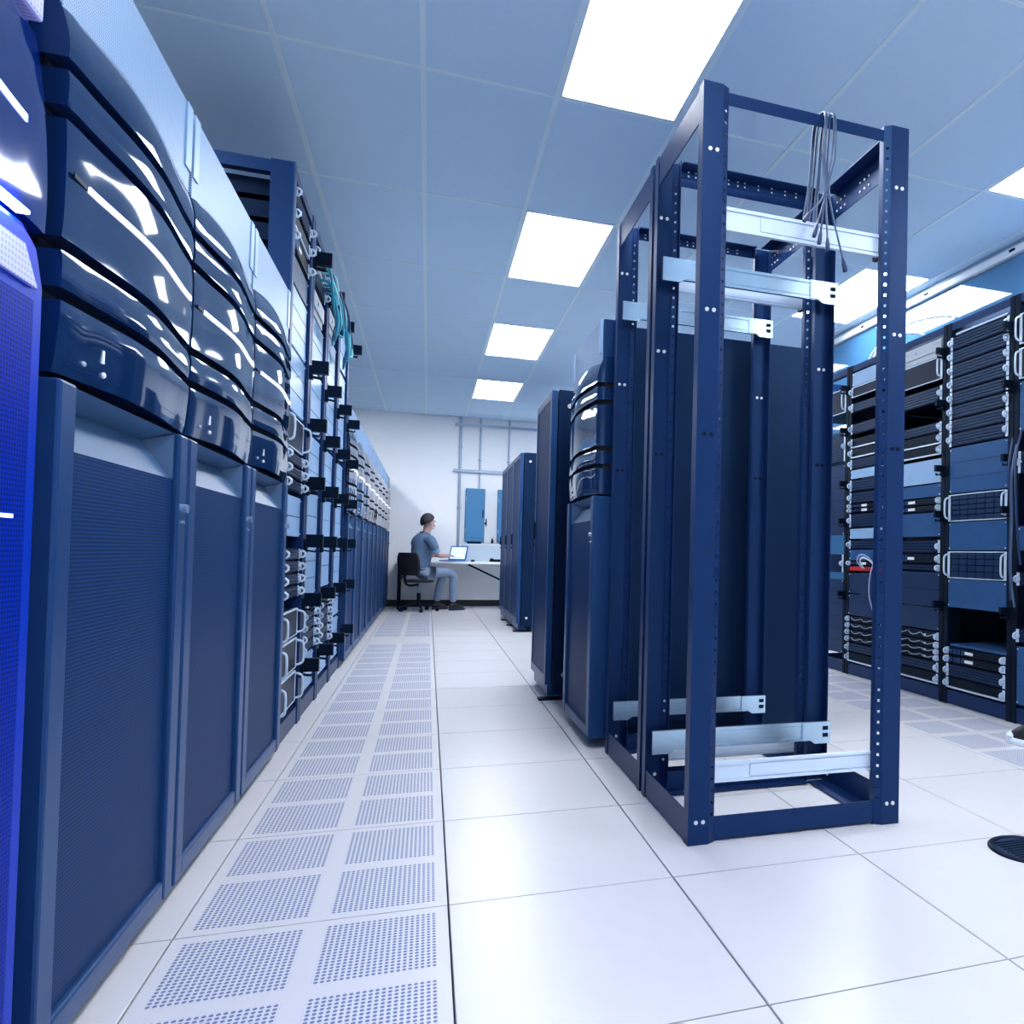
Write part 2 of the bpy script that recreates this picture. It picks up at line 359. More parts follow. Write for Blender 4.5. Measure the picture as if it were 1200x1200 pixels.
def make_cabinet(label, group):
    t = thing('storage_cabinet', label, 'server cabinet', (0, 0, 0), 0, group)
    MB().box(-1.20, -.105, .004, W-.004, .06, 2.0).build('body', MT['navy_dark'], t, bevel=.004)
    for x in (-1.1, -.2):
        for y in (.08, W-.08): MB().cyl((x, y-.015, .03), (x, y+.015, .03), .0295, n=12).build('caster', MT['black'], t)
    # door: frame ring, perforated sheet, sloped scoop, lock
    d = MB()
    zb, zt, sw = .045, 1.183, .062
    d.box(-.095, 0, .006, .006+sw, zb, zt); d.box(-.095, 0, W-.006-sw, W-.006, zb, zt)
    d.box(-.095, -.002, .006+sw, W-.006-sw, zb, zb+.05)
    door = d.build('door', MT['stile'], t, bevel=.006)
    MB().box(-.07, -.014, .006+sw+.001, W-.006-sw-.001, zb+.05, 1.07).build('door_sheet', MT['door'], door)
    sc = MB(); yl, yr = .069, W-.069
    sc.add([(-.014, yl, 1.066), (-.014, yr, 1.066), (-.075, yr-.02, 1.16), (-.075, yl+.02, 1.16)], [(0, 1, 2, 3)])
    sc.add([(-.014, yl, 1.066), (-.075, yl+.02, 1.16), (-.014, yl, 1.18)], [(0, 1, 2)]); sc.add([(-.014, yr, 1.066), (-.075, yr-.02, 1.16), (-.014, yr, 1.18)], [(2, 1, 0)])
    sc.add([(-.075, yl+.02, 1.16), (-.075, yr-.02, 1.16), (-.014, yr, 1.183), (-.014, yl, 1.183)], [(0, 1, 2, 3)])
    sc.build('scoop', MT['scoop'], door)
    lk = MB().cyl((-.002, W-.036, 1.0), (.012, W-.036, 1.0), .011, n=14); lk.cyl((-.002, W-.036, .965), (.006, W-.036, .965), .005, n=8)
    lk.build('lock', MT['zinc'], door)
    # inner groove panel seen between the bezels
    MB().box(-.10, -.045, .02, W-.02, 1.188, 1.86).build('bezel_backing', MT['groove'], t)
    X0 = -.004
    low = bezel(MB(), 1.192, 1.312, lambda v: -.012+.010*v, wave=.006).build('lower_bezel', MT['gloss'], t)
    MB().box(.0015, .0050, .150, .157, 1.242, 1.266).build('badge', MT['label'], low); MB().sphere((-.003, .092, 1.226), (.004, .007, .005), 10, 6).build('badge', MT['conduit'], low); MB().sphere((.002, .162, 1.222), (.004, .006, .006), 10, 6).build('badge', MT['label'], low)
    bezel(MB(), 1.334, 1.396, lambda v: X0, wave=.006, nz=5).build('band', MT['gloss'], t)
    mid = bezel(MB(), 1.418, 1.616, lambda v: X0, wave=.006).build('middle_bezel', MT['gloss'], t)
    stripe(X0+.0025, .019, 1.530, .075, W-.03).build('light_bar', MT['led'], mid)
    MB().box(-.0, .002, .02, .07, 1.526, 1.534).build('bar_end', MT['black'], mid)
    bezel(MB(), 1.638, 1.698, lambda v: X0, wave=.006, nz=5).build('band', MT['gloss'], t)
    bezel(MB(), 1.720, 1.845, lambda v: X0-.034*v*v, wave=.006).build('upper_bezel', MT['gloss'], t)
    MB().box(-.10, -.0305, .006, W-.006, 1.80, 2.025).build('top_box', MT['navy'], t, bevel=.006)
    MB().box(-.030, -.020, .008, W-.008, 1.80, 2.023).build('top_grille', MT['grille'], t, bevel=.003)
    for a in (.008, W-.05): MB().box(-.022, -.016, a, a+.042, 1.86, 2.02).build('grille_edge', MT['panel_light'], t)
    return t

FX = -0.66
cab = make_cabinet('glossy dark cabinet with light bar, beside the blue cabinet, nearest of three', 'glossy cabinets along the aisle')
cab.location = (FX, -.515, 0)
dup(cab, (FX, .18, 0), label='glossy dark cabinet with light bar, middle one of the three near the viewer')
dup(cab, (FX, .875, 0), label='glossy dark cabinet with light bar, last before the open racks, third from the viewer')
for k in range(9):
    dup(cab, (FX, 4.10+k*.69, 0), label=(f'glossy dark cabinet beyond the open racks, {ORD[k]} counted from the racks' if k < 8 else 'glossy dark cabinet closest to the far wall and the seated man'))
cc = dup(cab, (.655, 1.375+W, 0), rotz=PI, label='black storage cabinet with curved front, side panel seen behind the open racks')
for ch_ in kids(cc):
    for g_ in kids(ch_):
        if g_.name.startswith(('light_bar', 'bar_end')): bpy.data.objects.remove(g_)

# ---- the blue cabinet at the edge of the picture
bc = thing('storage_cabinet', 'blue glowing cabinet with perforated door, closest to the viewer at the edge', 'server cabinet', (FX, -1.245, 0), 0, 'glossy cabinets along the aisle')
MB().box(-1.20, -.105, .004, W-.004, .06, 2.0).build('body', MT['navy_dark'], bc, bevel=.004)
ps = [(.006, .045), (W-.006, .045), (W-.006, 1.31), (W-.030, 1.37), (W-.075, 1.392), (.006, 1.392)]
bd = MB(); bd.prism(ps, 0, -.095, -.004); bdo = bd.build('door', MT['blue_frame'], bc, bevel=.012)
MB().box(-.006, .0, .05, W-.05, .09, 1.28).build('door_sheet', MT['blue_door'], bdo)
MB().prism([(.03, 1.30), (W-.045, 1.30), (W-.085, 1.355), (.03, 1.355)], 0, -.006, .002).build('vent_sheen_plate', MT['blue_pale'], bdo)  # perforated plate, reflected light on the door top put into its pale colour
MB().box(-.004, .001, W-.16, W-.085, .945, .951).build('status_mark', MT['led_blue'], bdo)
MB().box(-.10, -.05, .02, W-.02, 1.392, 1.75).build('bezel_backing', MT['blue_gloss'], bc)
lowb = bezel(MB(), 1.400, 1.715, lambda v: -.006-.022*v*v, bul=.020).build('bezel', MT['blue_gloss'], bc)
stripe(-.009, .020, 1.545, .06, W-.08).build('light_bar', MT['led_blue'], lowb)
MB().box(-.10, -.020, .006, W-.006, 1.735, 2.025).build('top_grille', MT['blue_pale'], bc, bevel=.006)
MB().box(-.004, .012, .08, W-.10, 1.3935, 1.3985).build('added_light_strip', MT['added_strip'], bc)  # added strip, lights the door from above so it fades downwards
fl_ = MB().box(-.30, -.06, -.033, -.004, .03, 2.0)
fl_.build('filler_strip', MT['blue_frame'], bc, loc=(0, W+.040, 0))

# ------------------------------------------------------------------ equipment racks (front at local x = 0 facing +x, y from 0 to RW)
def make_rack(label, RW, H, depth, post, clip_z, group, pm='black', ce=.066, ch=.036):
    t = thing('server_rack', label, 'server rack', (0, 0, 0), 0, group)
    for x0, x1 in ((-.10, 0), (-depth, -depth+.08)):
        for y0, y1 in ((0, post), (RW-post, RW)):
            mb = MB()
            if x1 == 0:
                mb.prism([(x0, y0), (x1-.006, y0), (x1, y0+.004), (x1, y1-.004), (x1-.006, y1), (x0, y1)], 2, 0, H)
            else: mb.box(x0, x1, y0, y1, 0, H)
            mb.build('post', MT[pm], t)
    for x0, x1 in ((-.05, -.006), (-depth+.01, -depth+.06)):
        MB().box(x0, x1, post, RW-post, H-.05, H-.002).build('top_beam', MT['frame'], t)
        MB().box(x0, x1, post, RW-post, .004, .09).build('bottom_beam', MT['frame'], t)
    for y0, y1 in ((.004, post-.004), (RW-post+.004, RW-.004)):
        MB().box(-depth+.08, -.10, y0, y1, H-.06, H-.004).build('top_beam', MT['frame'], t)
        MB().box(-depth+.08, -.10, y0, y1, .01, .08).build('bottom_beam', MT['frame'], t)
    MB().box(-depth+.062, -depth+.07, post, RW-post, .1, H-.06).build('rear_panel', MT['panel_dark'], t)
    for z in clip_z:
        c = MB(); c.box(.0005, .018, RW-post+.011, RW-.004, z-.035, z+.035)
        c.tube([(.014, RW-post+.016, z-.022), (.055, RW-post+.016, z-.028), (.060, RW-post/2+.004, z-.018), (.055, RW-.008, z-.028), (.014, RW-.008, z-.022)], .005, 6)
        c.box(.012, ce, RW-post+.011, RW-.006, z-.006, z+ch)
        c.build('cable_clip', MT['black'], t)
    return t

def ear_shape(mb, y, z0, z1, big, side):
    """bright bracket with a pull ring in front of the rack post"""
    h = z1-z0; hw = .010
    mb.box(.001, .004, y-hw, y+hw, z0+.003, z1-.003)
    if big:
        s = side
        mb.tube(arc([(.004, y, z0+h*.10), (.030, y+s*.002, z0+h*.16), (.038, y+s*.003, z0+h*.3), (.038, y+s*.003, z0+h*.7), (.030, y+s*.002, z0+h*.84), (.004, y, z0+h*.90)], 4), .006, 6)
    else:
        c = z0+h*.5; r = min(.016, h*.36)
        mb.tube([(.006, y, c-r), (.022, y, c-r*.95), (.032, y, c-r*.4), (.032, y, c+r*.4), (.022, y, c+r*.95), (.006, y, c+r)], .0062, 6)
        mb.cyl((.003, y-.006*side, c), (.016, y-.006*side, c), r*.72, n=10)

def make_server(y0, y1, z0, z1, style, label, parent_loc, rotz, group, cat='server', depth=.6):
    """all coordinates local to the rack: y0/y1 opening between the posts"""
    name = {'panel': 'blank_panel', 'panel_light': 'blank_panel', 'panel_dark': 'blank_panel', 'beige': 'storage_shelf_unit'}.get(style, 'rack_server')
    t = thing(name, label, 'panel' if name == 'blank_panel' else cat, parent_loc, rotz, group)
    zz0, zz1 = z0+.002, z1-.002
    if name == 'blank_panel':
        MB().box(-.012, -.001, y0-.010, y1+.010, zz0, zz1).build('face_plate', MT[style], t, bevel=.002)
        n = max(1, int((zz1-zz0)/.09))
        if n > 1:
            mb = MB()
            for k in range(1, n): z = zz0+(zz1-zz0)*k/n; mb.box(-.002, .0005, y0-.01, y1+.01, z-.0016, z+.0016)
            mb.build('seam', MT['panel_dark' if style != 'panel_dark' else 'black'], t)
        sc = MB()
        for y in (y0-.002, y1+.002):
            for z in (zz0+.014, zz1-.014): sc.cyl((-.001, y, z), (.003, y, z), .004, n=8)
        sc.build('screws', MT['bolt'], t)
        return t
    mb = MB(); mb.box(-depth, -.006, y0+.004, y1-.004, zz0, zz1)
    m = {'mesh': 'server', 'beige': 'beige'}.get(style, 'server')
    mb.build('chassis', MT[m], t)
    h = zz1-zz0
    if style == 'mesh':
        MB().box(-.006, .003, y0+.012, y1-.012, zz0+.006, zz1-.006).build('mesh_grille', MT['server_mesh'], t)
        ed = MB(); ed.box(-.006, .005, y0-.004, y1+.004, zz1-.007, zz1); ed.box(-.006, .005, y0-.004, y1+.004, zz0, zz0+.005)
        ed.build('front_rim', MT['ear'], t)
    elif style == 'drives':          # carriers in rows and columns
        nc, nr = 6, max(3, int(h/.034)); cw, ch = (y1-y0-.03)/nc, (h-.012)/nr
        mb = MB()
        for r in range(nr):
            for c in range(nc):
                a = y0+.015+c*cw; b = zz0+.006+r*ch
                mb.prism([(a+.003, b+.003), (a+cw-.003, b+.003), (a+cw-.003, b+ch-.003), (a+.003, b+ch-.003)], 0, -.006, .003)
        mb.build('drive_carriers', MT['panel_dark'], t)
        ed = MB(); ed.box(-.006, .005, y0-.004, y1+.004, zz1-.006, zz1); ed.box(-.006, .005, y0-.004, y1+.004, zz0, zz0+.005)
        ed.build('front_rim', MT['ear'], t)
        hb = MB()
        for r in range(nr):
            for c in range(nc):
                a = y0+.015+c*cw; b = zz0+.006+r*ch
                hb.box(.003, .007, a+cw*.2, a+cw*.8, b+.005, b+.008)
        hb.build('carrier_latches', MT['stile'], t)
    elif style == 'line':
        MB().box(-.006, .004, y0+.002, y1-.002, zz0, zz0+.010).build('bright_edge', MT['ear'], t)
        MB().box(-.006, .002, y0+.012, y1-.012, zz0+.014, zz1-.006).build('front_bezel', MT['black'], t)
    elif style == 'tags':
        MB().box(-.006, .002, y0+.012, y1-.012, zz0+.004, zz1-.004).build('front_bezel', MT['black'], t)
        yc = y0+(y1-y0)*.40
        MB().box(.002, .006, yc-.035, yc+.035, (zz0+zz1)/2-.009, (zz0+zz1)/2+.009).build('white_tag', MT['label'], t)
        dv = MB()
        for k in range(5):
            a = y0+.02+k*.035
            if abs(a-yc) > .06: dv.box(.002, .006, a, a+.024, zz0+.009, zz1-.009)
        dv.build('drive_carriers', MT['stile'], t)
    elif style == 'wave':
        MB().box(-.006, .002, y0+.012, y1-.012, zz0+.004, zz1-.004).build('front_bezel', MT['black'], t)
        mb = MB(); w3 = (y1-y0-.06)/3
        for k in range(3):
            a = y0+.03+k*w3
            mb.tube(arc([(.004, a+.006, zz0+h*.72), (.009, a+w3*.3, zz0+h*.42), (.010, a+w3*.6, zz0+h*.40), (.004, a+w3-.006, zz0+h*.70)], 4), .0035, 5)
        mb.build('pull_lip', MT['conduit'], t)
        MB().box(.002, .006, y0+(y1-y0)*.72, y0+(y1-y0)*.76, zz0+h*.3, zz0+h*.62).build('status_light', MT['label'], t)
    elif style == 'beige':
        MB().box(-.006, .004, y0+.006, y1-.006, zz0+h*.30, zz1-.004).build('front_bezel', MT['beige'], t, bevel=.004)
        MB().cyl((.003, y0+(y1-y0)*.45, zz0+h*.62), (.008, y0+(y1-y0)*.45, zz0+h*.62), .010, n=12).build('emblem_disc', MT['conduit'], t)
    elif style == 'red':
        MB().box(-.006, .006, y0+.004, y1-.004, zz0+.002, zz1-.002).build('red_front', MT['red'], t)
    else:                            # plain slatted black server
        MB().box(-.006, .002, y0+.012, y1-.012, zz0+.003, zz1-.003).build('front_bezel', MT['server'], t)
        mb = MB(); n = max(2, int(h/.018))
        for k in range(n): z = zz0+.006+(h-.012)*(k+.25)/n; mb.box(.002, .006, y0+.02, y1-.02, z, z+(h-.012)/n*.5)
        mb.build('vent_slats', MT['panel_dark'], t)
    return t
def add_ears(t, y0, y1, z0, z1, big):
    for y, s in ((y0-.004, -1), (y1+.004, 1)):
        mb = MB(); ear_shape(mb, y, z0, z1, big, s); mb.build('ear', MT['ear'], t)

def fill(items, front_x, yorg, rotz, RW, post, where, group, depth=.45, inset=.0):
    """items from top to bottom: (style, z0, z1, ears 0/1/2, text)"""
    loc = (front_x, yorg, 0)
    y0, y1 = post, RW-post
    yy0, yy1 = y0+.014+inset, y1-.014-inset
    for k, (style, z0, z1, ears, text) in enumerate(items):
        t = make_server(yy0, yy1, z0, z1, style, f'{text} {where}'.strip(), loc, rotz, group, depth=depth)
        if ears: add_ears(t, yy0, yy1, z0, z1, ears == 2)

# ---- the racks along the glass, facing the aisle (-x)
RX, RW, RP, RH, RD = 3.11, .578, .038, 2.46, .555
RY = [(.80, 'R3'), (1.38, 'R2'), (1.96, 'R1b'), (2.54, 'R1a')]
clipz = [2.27, 1.93, 1.50, 1.20, .62]
gr_r = 'server racks along the glass wall'
rk = make_rack('black server rack beside the right picture edge, mostly cut off by the frame', RW, RH, RD, RP, clipz, gr_r)
rk.location = (RX, RY[0][0]+RW, 0); rk.rotation_euler = (0, 0, PI)
dup(rk, (RX, RY[1][0]+RW, 0), label='black server rack with a stack of eight ringed servers, next to the picture edge')
dup(rk, (RX, RY[2][0]+RW, 0), label='black server rack with a pale case on top, half behind the open rack post')
dup(rk, (RX, RY[3][0]+RW, 0), label='black server rack with the red bar, beyond the one with a pale case')
dup(rk, (RX, 3.122+RW, 0), label='black server rack behind the open rack posts, beyond the red bar rack')

W2 = 'in the rack of ringed servers'
it = []
zt, zb = 2.36, 1.645; n = 8
for k in range(n):
    a = zt-(zt-zb)*k/n; b = zt-(zt-zb)*(k+1)/n
    it.append(('slats', b, a, 1, f'black ringed server, {ORD[k]} from the top of eight,'))
it += [('panel', 1.345, 1.640, 0, 'blue-grey blank panel just under the tall server stack'),
       ('drives', 1.165, 1.340, 2, 'upper silver-rimmed drive array with handles'),
       ('panel', .980, 1.162, 0, 'blue-grey blank panel between the two drive arrays'),
       ('drives', .803, .977, 2, 'lower silver-rimmed drive array with handles'),
       ('panel', .618, .800, 0, 'blue-grey blank panel over the dark gap'),
       ('tags', .318, .368, 1, 'thin server with white tag under the dark gap'),
       ('tags', .266, .316, 1, 'thin server with white tag, lower of two'),
       ('slats', .178, .262, 1, 'black server below the two tagged servers'),
       ('line', .105, .175, 1, 'black server lowest of all')]
it = [(a, b, c, d, t) for a, b, c, d, t in it]
fill(it, RX, RY[1][0]+RW, PI, RW, RP, W2, 'gear in the rack of ringed servers')
t = MB().box(-.30, -.012, RP+.03, RW-RP-.03, 2.372, 2.384).build('shelf_plate', MT['zinc_bright'])
t.location = (RX, RY[1][0]+RW, 0); t.rotation_euler = (0, 0, PI); tag(t, 'pale metal cover plate on top of the stack of ringed servers', 'plate')
t = MB().box(-.44, -.012, RP+.016, RW-RP-.006, .372, .388).build('shelf_plate', MT['panel'])
t.location = (RX, RY[1][0]+RW, 0); t.rotation_euler = (0, 0, PI); tag(t, 'dark shelf plate at the bottom of the gap in the ringed rack', 'plate')

W3 = 'in the rack topped by a pale case'
it = [('beige', 2.275, 2.392, 0, 'pale grey case at the top'), ('mesh', 2.112, 2.270, 2, 'meshed server under the pale case'),
      ('slats', 1.966, 2.075, 1, 'plain black server above the upper gap'), ('slats', 1.765, 1.835, 1, 'black slatted server below the upper gap'),
      ('line', 1.684, 1.762, 1, 'white-edged black server, upper of two,'), ('line', 1.612, 1.681, 1, 'white-edged black server, lower of two,'),
      ('panel_light', 1.430, 1.592, 0, 'pale blue blank panel, larger of two,'), ('panel', 1.338, 1.426, 0, 'blue blank panel below the pale one'),
      ('tags', 1.288, 1.334, 1, 'thin tagged server, upper of the pair'), ('tags', 1.240, 1.286, 1, 'thin tagged server, lower of the pair'),
      ('panel', 1.072, 1.236, 0, 'blue-grey blank panel at half height'), ('slats', .962, 1.054, 1, 'black server at hip height, top of three,'),
      ('tags', .892, .958, 1, 'black server at hip height, middle of three,'), ('slats', .842, .889, 1, 'black server at hip height, lowest of three,'),
      ('panel_dark', .606, .836, 0, 'large navy blank panel'), ('panel_dark', .452, .602, 0, 'navy blank panel over the four lipped servers'),
      ('wave', .386, .446, 1, 'thin server with wavy lips, first of four,'), ('wave', .340, .384, 1, 'thin server with wavy lips, second of four,'),
      ('wave', .298, .338, 1, 'thin server with wavy lips, third of four,'), ('wave', .256, .296, 1, 'thin server with wavy lips, fourth of four,'),
      ('slats', .180, .250, 1, 'black server near the floor, upper,'), ('line', .104, .176, 1, 'black server near the floor, lowest,')]
fill(it, RX, RY[2][0]+RW, PI, RW, RP, W3, 'gear in the rack topped by a pale case')

W4 = 'in the rack with the red bar'
it = [('panel_light', 2.285, 2.395, 0, 'pale blue blank panel at the top'), ('mesh', 2.195, 2.280, 1, 'meshed server under the pale top panel'),
      ('slats', 2.075, 2.150, 1, 'plain black server, first of the upper block,'), ('slats', 1.900, 1.985, 1, 'plain black server, second of the upper block,'),
      ('line', 1.790, 1.868, 1, 'white-edged black server, upper,'), ('line', 1.710, 1.786, 1, 'white-edged black server, lower,'),
      ('slats', 1.622, 1.704, 1, 'black server just above the pale blue strip'), ('panel_light', 1.545, 1.618, 0, 'pale blue strip panel, upper,'),
      ('slats', 1.445, 1.538, 1, 'black server under the upper pale strip'), ('slats', 1.350, 1.440, 1, 'black server above the tagged pair'),
      ('tags', 1.312, 1.346, 1, 'thin server with white tag, upper,'), ('tags', 1.278, 1.310, 1, 'thin server with white tag, lower,'),
      ('slats', 1.160, 1.270, 1, 'black server below the tagged pair'), ('panel_light', 1.070, 1.152, 0, 'pale blue strip panel, lower,'),
      ('slats', .990, 1.062, 1, 'black server under the lower pale strip'), ('panel', .902, .986, 0, 'blue-grey panel above the red bar'),
      ('tags', .862, .898, 1, 'thin tagged server right above the red bar'), ('red', .818, .858, 0, 'black server with bright red front bar'),
      ('panel_dark', .640, .805, 0, 'navy blank panel under the red bar, upper,'), ('panel_dark', .470, .636, 0, 'navy blank panel under the red bar, lower,'),
      ('wave', .418, .464, 1, 'thin lipped server, first of four,'), ('wave', .366, .414, 1, 'thin lipped server, second of four,'),
      ('wave', .314, .362, 1, 'thin lipped server, third of four,'), ('wave', .262, .310, 1, 'thin lipped server, fourth of four,'),
      ('slats', .184, .256, 1, 'black server near the floor, upper,'), ('line', .104, .180, 1, 'black server near the floor, lowest,')]
fill(it, RX, RY[3][0]+RW, PI, RW, RP, W4, 'gear in the rack with the red bar')
W5 = 'in the rack cut by the picture edge'
it = [('mesh', 2.16, 2.34, 2, 'meshed server with big handles, upper,'), ('mesh', 1.96, 2.14, 2, 'meshed server with big handles, lower,'),
      ('panel', 1.66, 1.95, 0, 'blue blank panel below the meshed servers'), ('slats', 1.42, 1.55, 1, 'black server behind hanging leads'),
      ('panel', .98, 1.12, 0, 'blue blank panel at half height'), ('slats', .78, .86, 1, 'black server below the half height panel'),
      ('slats', .46, .54, 1, 'silver-eared server above the floor panel'), ('panel', .11, .44, 0, 'large blue panel near the floor')]
fill(it, RX, RY[0][0]+RW, PI, RW, RP, W5, 'gear in the rack cut by the picture edge')
def cables(name, label, paths, cat='cable', group=None, plug=None):
    """paths: (material, radius, points); each cable a part"""
    t = thing(name, label, cat, tuple(paths[0][2][0]), 0, group); org = Vector(paths[0][2][0])
    for m, r, pts in paths:
        c = MB().tube([p-org for p in arc(pts, 8)], r, 6).build('cable', MT[m], t)
        if plug:
            e = Vector(pts[-1])-org; d = (Vector(pts[-1])-Vector(pts[-2])).normalized()
            MB().tube([e-d*.005, e+d*.012, e+d*.035, e+d*.042], [r*1.2, r*2.1, r*2.4, r*1.9], 8).build('plug', MT[plug], c)
    return t
it = [('mesh', 2.1, 2.3, 2, 'meshed server, uppermost,'), ('slats', 1.7, 1.95, 1, 'black server, second from the top,'), ('panel_dark', 1.1, 1.68, 0, 'tall navy blank panel'), ('slats', .8, .95, 1, 'black server under the tall panel'), ('panel_dark', .15, .75, 0, 'navy panel near the floor')]
fill(it, RX, 3.122+RW, PI, RW, RP, 'in the rack beyond the red bar', 'gear in the rack beyond the red bar')
rx = RX-.045
cables('cable_bundle', 'dark leads hanging down the front of the rack at the picture edge',
       [('blue_cable', .008, [(rx, 1.335, 1.62), (rx-.03, 1.33, 1.45), (rx-.01, 1.335, 1.2), (rx-.02, 1.33, .95), (rx, 1.335, .70)]),
        ('grey_cable', .007, [(rx, 1.31, 1.58), (rx-.04, 1.30, 1.40), (rx-.02, 1.315, 1.15), (rx-.03, 1.31, .86), (rx, 1.31, .66)]),
        ('blue_cable', .007, [(rx, 1.27, 1.66), (rx-.05, 1.26, 1.50), (rx-.06, 1.25, 1.30), (rx-.03, 1.26, 1.05), (rx, 1.27, .90)])], group='cables on the racks')
cables('cable_bundle', 'lavender and white cable loop in front of the red bar',
       [('lavender', .006, [(rx+.02, 2.86, .845), (rx-.03, 2.85, .90), (rx-.05, 2.78, .945), (rx-.04, 2.70, .93), (rx+.01, 2.66, .86)]),
        ('white_cable', .006, [(rx+.02, 2.83, .84), (rx-.03, 2.81, .89), (rx-.05, 2.75, .925), (rx-.03, 2.68, .90), (rx+.01, 2.65, .84)]),
        ('lavender', .005, [(rx+.02, 2.70, .90), (rx-.02, 2.69, .80), (rx-.02, 2.70, .65), (rx+.01, 2.69, .52)])], group='cables on the racks')
cables('cable_bundle', 'white cables rising behind the top of the rack with the red bar',
       [('white_cable', .008, [(RX+.10, 3.03, 2.47), (RX+.16, 2.98, 2.60), (RX+.30, 2.80, 2.74), (RX+.45, 2.66, 2.78), (RX+.56, 2.60, 2.78)]),
        ('white_cable', .008, [(RX+.10, 2.96, 2.47), (RX+.17, 2.92, 2.62), (RX+.30, 2.74, 2.66), (RX+.42, 2.64, 2.60), (RX+.50, 2.60, 2.48)]),
        ('white_cable', .007, [(RX+.12, 2.90, 2.47), (RX+.20, 2.84, 2.56), (RX+.32, 2.70, 2.58), (RX+.44, 2.62, 2.54), (RX+.55, 2.58, 2.47)])], group='cables on the racks')

# ---- the open racks between the glossy cabinets on the aisle
LX, LW, LP, LH = -.69, .60, .05, 2.645
lclip = [2.40, 1.825, 1.52, 1.215, .915, .61, .27]
lr = make_rack('tall black open rack right behind the three glossy cabinets, first of four', LW, LH, .95, LP, lclip, 'tall open racks along the aisle', 'frame', .092, .062)
lr.location = (LX, 1.652, 0)
LYS = [1.652, 2.262, 2.872, 3.482]
for y, q in zip(LYS[1:], ('second of four tall open racks on the aisle, with teal cables', 'third of four tall open racks on the aisle', 'last of four tall open racks, next to the far glossy cabinets')):
    dup(lr, (LX, y, 0), label=f'black rack, {q}')
WL = 'in the first tall open rack'
it = [('slats', 2.50, 2.58, 1, 'black server at the very top'), ('line', 2.40, 2.48, 1, 'bright-edged server, second from the top'), ('tags', 2.30, 2.38, 1, 'white tagged server, third from the top'),
      ('panel_dark', 2.15, 2.28, 0, 'navy blank panel below the top servers'), ('panel_light', 1.86, 2.14, 0, 'pale blank panel, upper of two,'), ('panel_light', 1.56, 1.85, 0, 'pale blank panel, lower of two,'),
      ('mesh', 1.38, 1.54, 2, 'meshed server with big bracket handles'), ('slats', 1.31, 1.37, 1, 'thin ringed server, first of three,'), ('slats', 1.245, 1.305, 1, 'thin ringed server, second of three,'),
      ('slats', 1.18, 1.24, 1, 'thin ringed server, third of three,'), ('panel_light', .96, 1.16, 0, 'pale blank panel at half height'),
      ('slats', .845, .905, 1, 'ringed server, first of the lower four,'), ('slats', .782, .842, 1, 'ringed server, second of the lower four,'), ('slats', .720, .780, 1, 'ringed server, third of the lower four,'),
      ('slats', .655, .717, 1, 'ringed server, fourth of the lower four,'), ('mesh', .46, .60, 2, 'meshed server, upper of three near the floor,'), ('mesh', .29, .45, 2, 'meshed server, middle of three near the floor,'), ('mesh', .12, .28, 2, 'meshed server, lowest of three near the floor,')]
fill(it, LX-.016, LYS[0], 0, LW, LP+.004, WL, 'gear in the first tall open rack')
WL = 'in the second tall open rack'
it = [('line', 2.46, 2.56, 1, 'bright-edged server at the top'), ('slats', 2.36, 2.44, 1, 'ringed server under the top server'), ('beige', 2.20, 2.33, 0, 'pale patch unit behind the teal cables'),
      ('panel_light', 1.92, 2.18, 0, 'pale blank panel under the patch unit'), ('panel_light', 1.55, 1.90, 0, 'pale blank panel, second from above,'), ('panel_light', 1.24, 1.53, 0, 'pale blank panel, third from above,'),
      ('panel_light', .95, 1.22, 0, 'pale blank panel, fourth from above,'), ('panel_light', .64, .93, 0, 'pale panel above the ringed servers')]
for k in range(5): it.append(('slats', .565-.06*k-.0, .623-.06*k, 1, f'ringed server, {ORD[k]} of five near the floor,'))
it.append(('panel_light', .11, .31, 0, 'pale blank panel lowest'))
fill(it, LX-.016, LYS[1], 0, LW, LP+.004, WL, 'gear in the second tall open rack')
WL = 'in the third tall open rack'
it = [('slats', 2.46, 2.56, 1, 'ringed server at the top'), ('beige', 2.28, 2.42, 0, 'pale patch unit behind cables'), ('panel_light', 1.95, 2.25, 0, 'pale blank panel, first,'), ('panel_light', 1.55, 1.92, 0, 'pale blank panel, second from above,'),
      ('panel_light', 1.24, 1.53, 0, 'pale blank panel, third from above,'), ('panel_light', .95, 1.22, 0, 'pale blank panel, fourth from above,'), ('panel_light', .66, .93, 0, 'pale panel above the ringed servers')]
for k in range(6): it.append(('slats', .585-.06*k, .643-.06*k, 1, f'ringed server, {ORD[k]} of six near the floor,'))
it.append(('panel_light', .11, .27, 0, 'pale blank panel lowest'))
fill(it, LX-.016, LYS[2], 0, LW, LP+.004, WL, 'gear in the third tall open rack')
WL = 'in the last tall open rack'
it = [('panel_light', 2.2, 2.55, 0, 'pale blank panel at the top'), ('panel_light', 1.55, 2.17, 0, 'tall pale blank panel'), ('panel_light', .98, 1.52, 0, 'second pale tall blank panel'), ('panel_light', .42, .95, 0, 'pale blank panel below half height'), ('panel_light', .11, .40, 0, 'pale blank panel lowest')]
fill(it, LX-.016, LYS[3], 0, LW, LP+.004, WL, 'gear in the last tall open rack')
paths = []
rr = random.Random(3)
for k in range(12):
    y = 2.34+.036*k; z = 2.46-rr.random()*.08; m = ['teal', 'paleteal', 'teal', 'blue_cable'][k % 4]
    paths.append((m, .007, [(LX+.006, y, z), (LX+.05+rr.random()*.03, y+.01, z-.02), (LX+.07+rr.random()*.03, y+.08, z-.12-rr.random()*.1), (LX+.06, 2.74, z-.22), (LX+.035, 2.82, 2.20-rr.random()*.08)]))
cables('cable_bundle', 'teal network cables spilling from the second tall open rack', paths, group='teal network cables')
paths = []
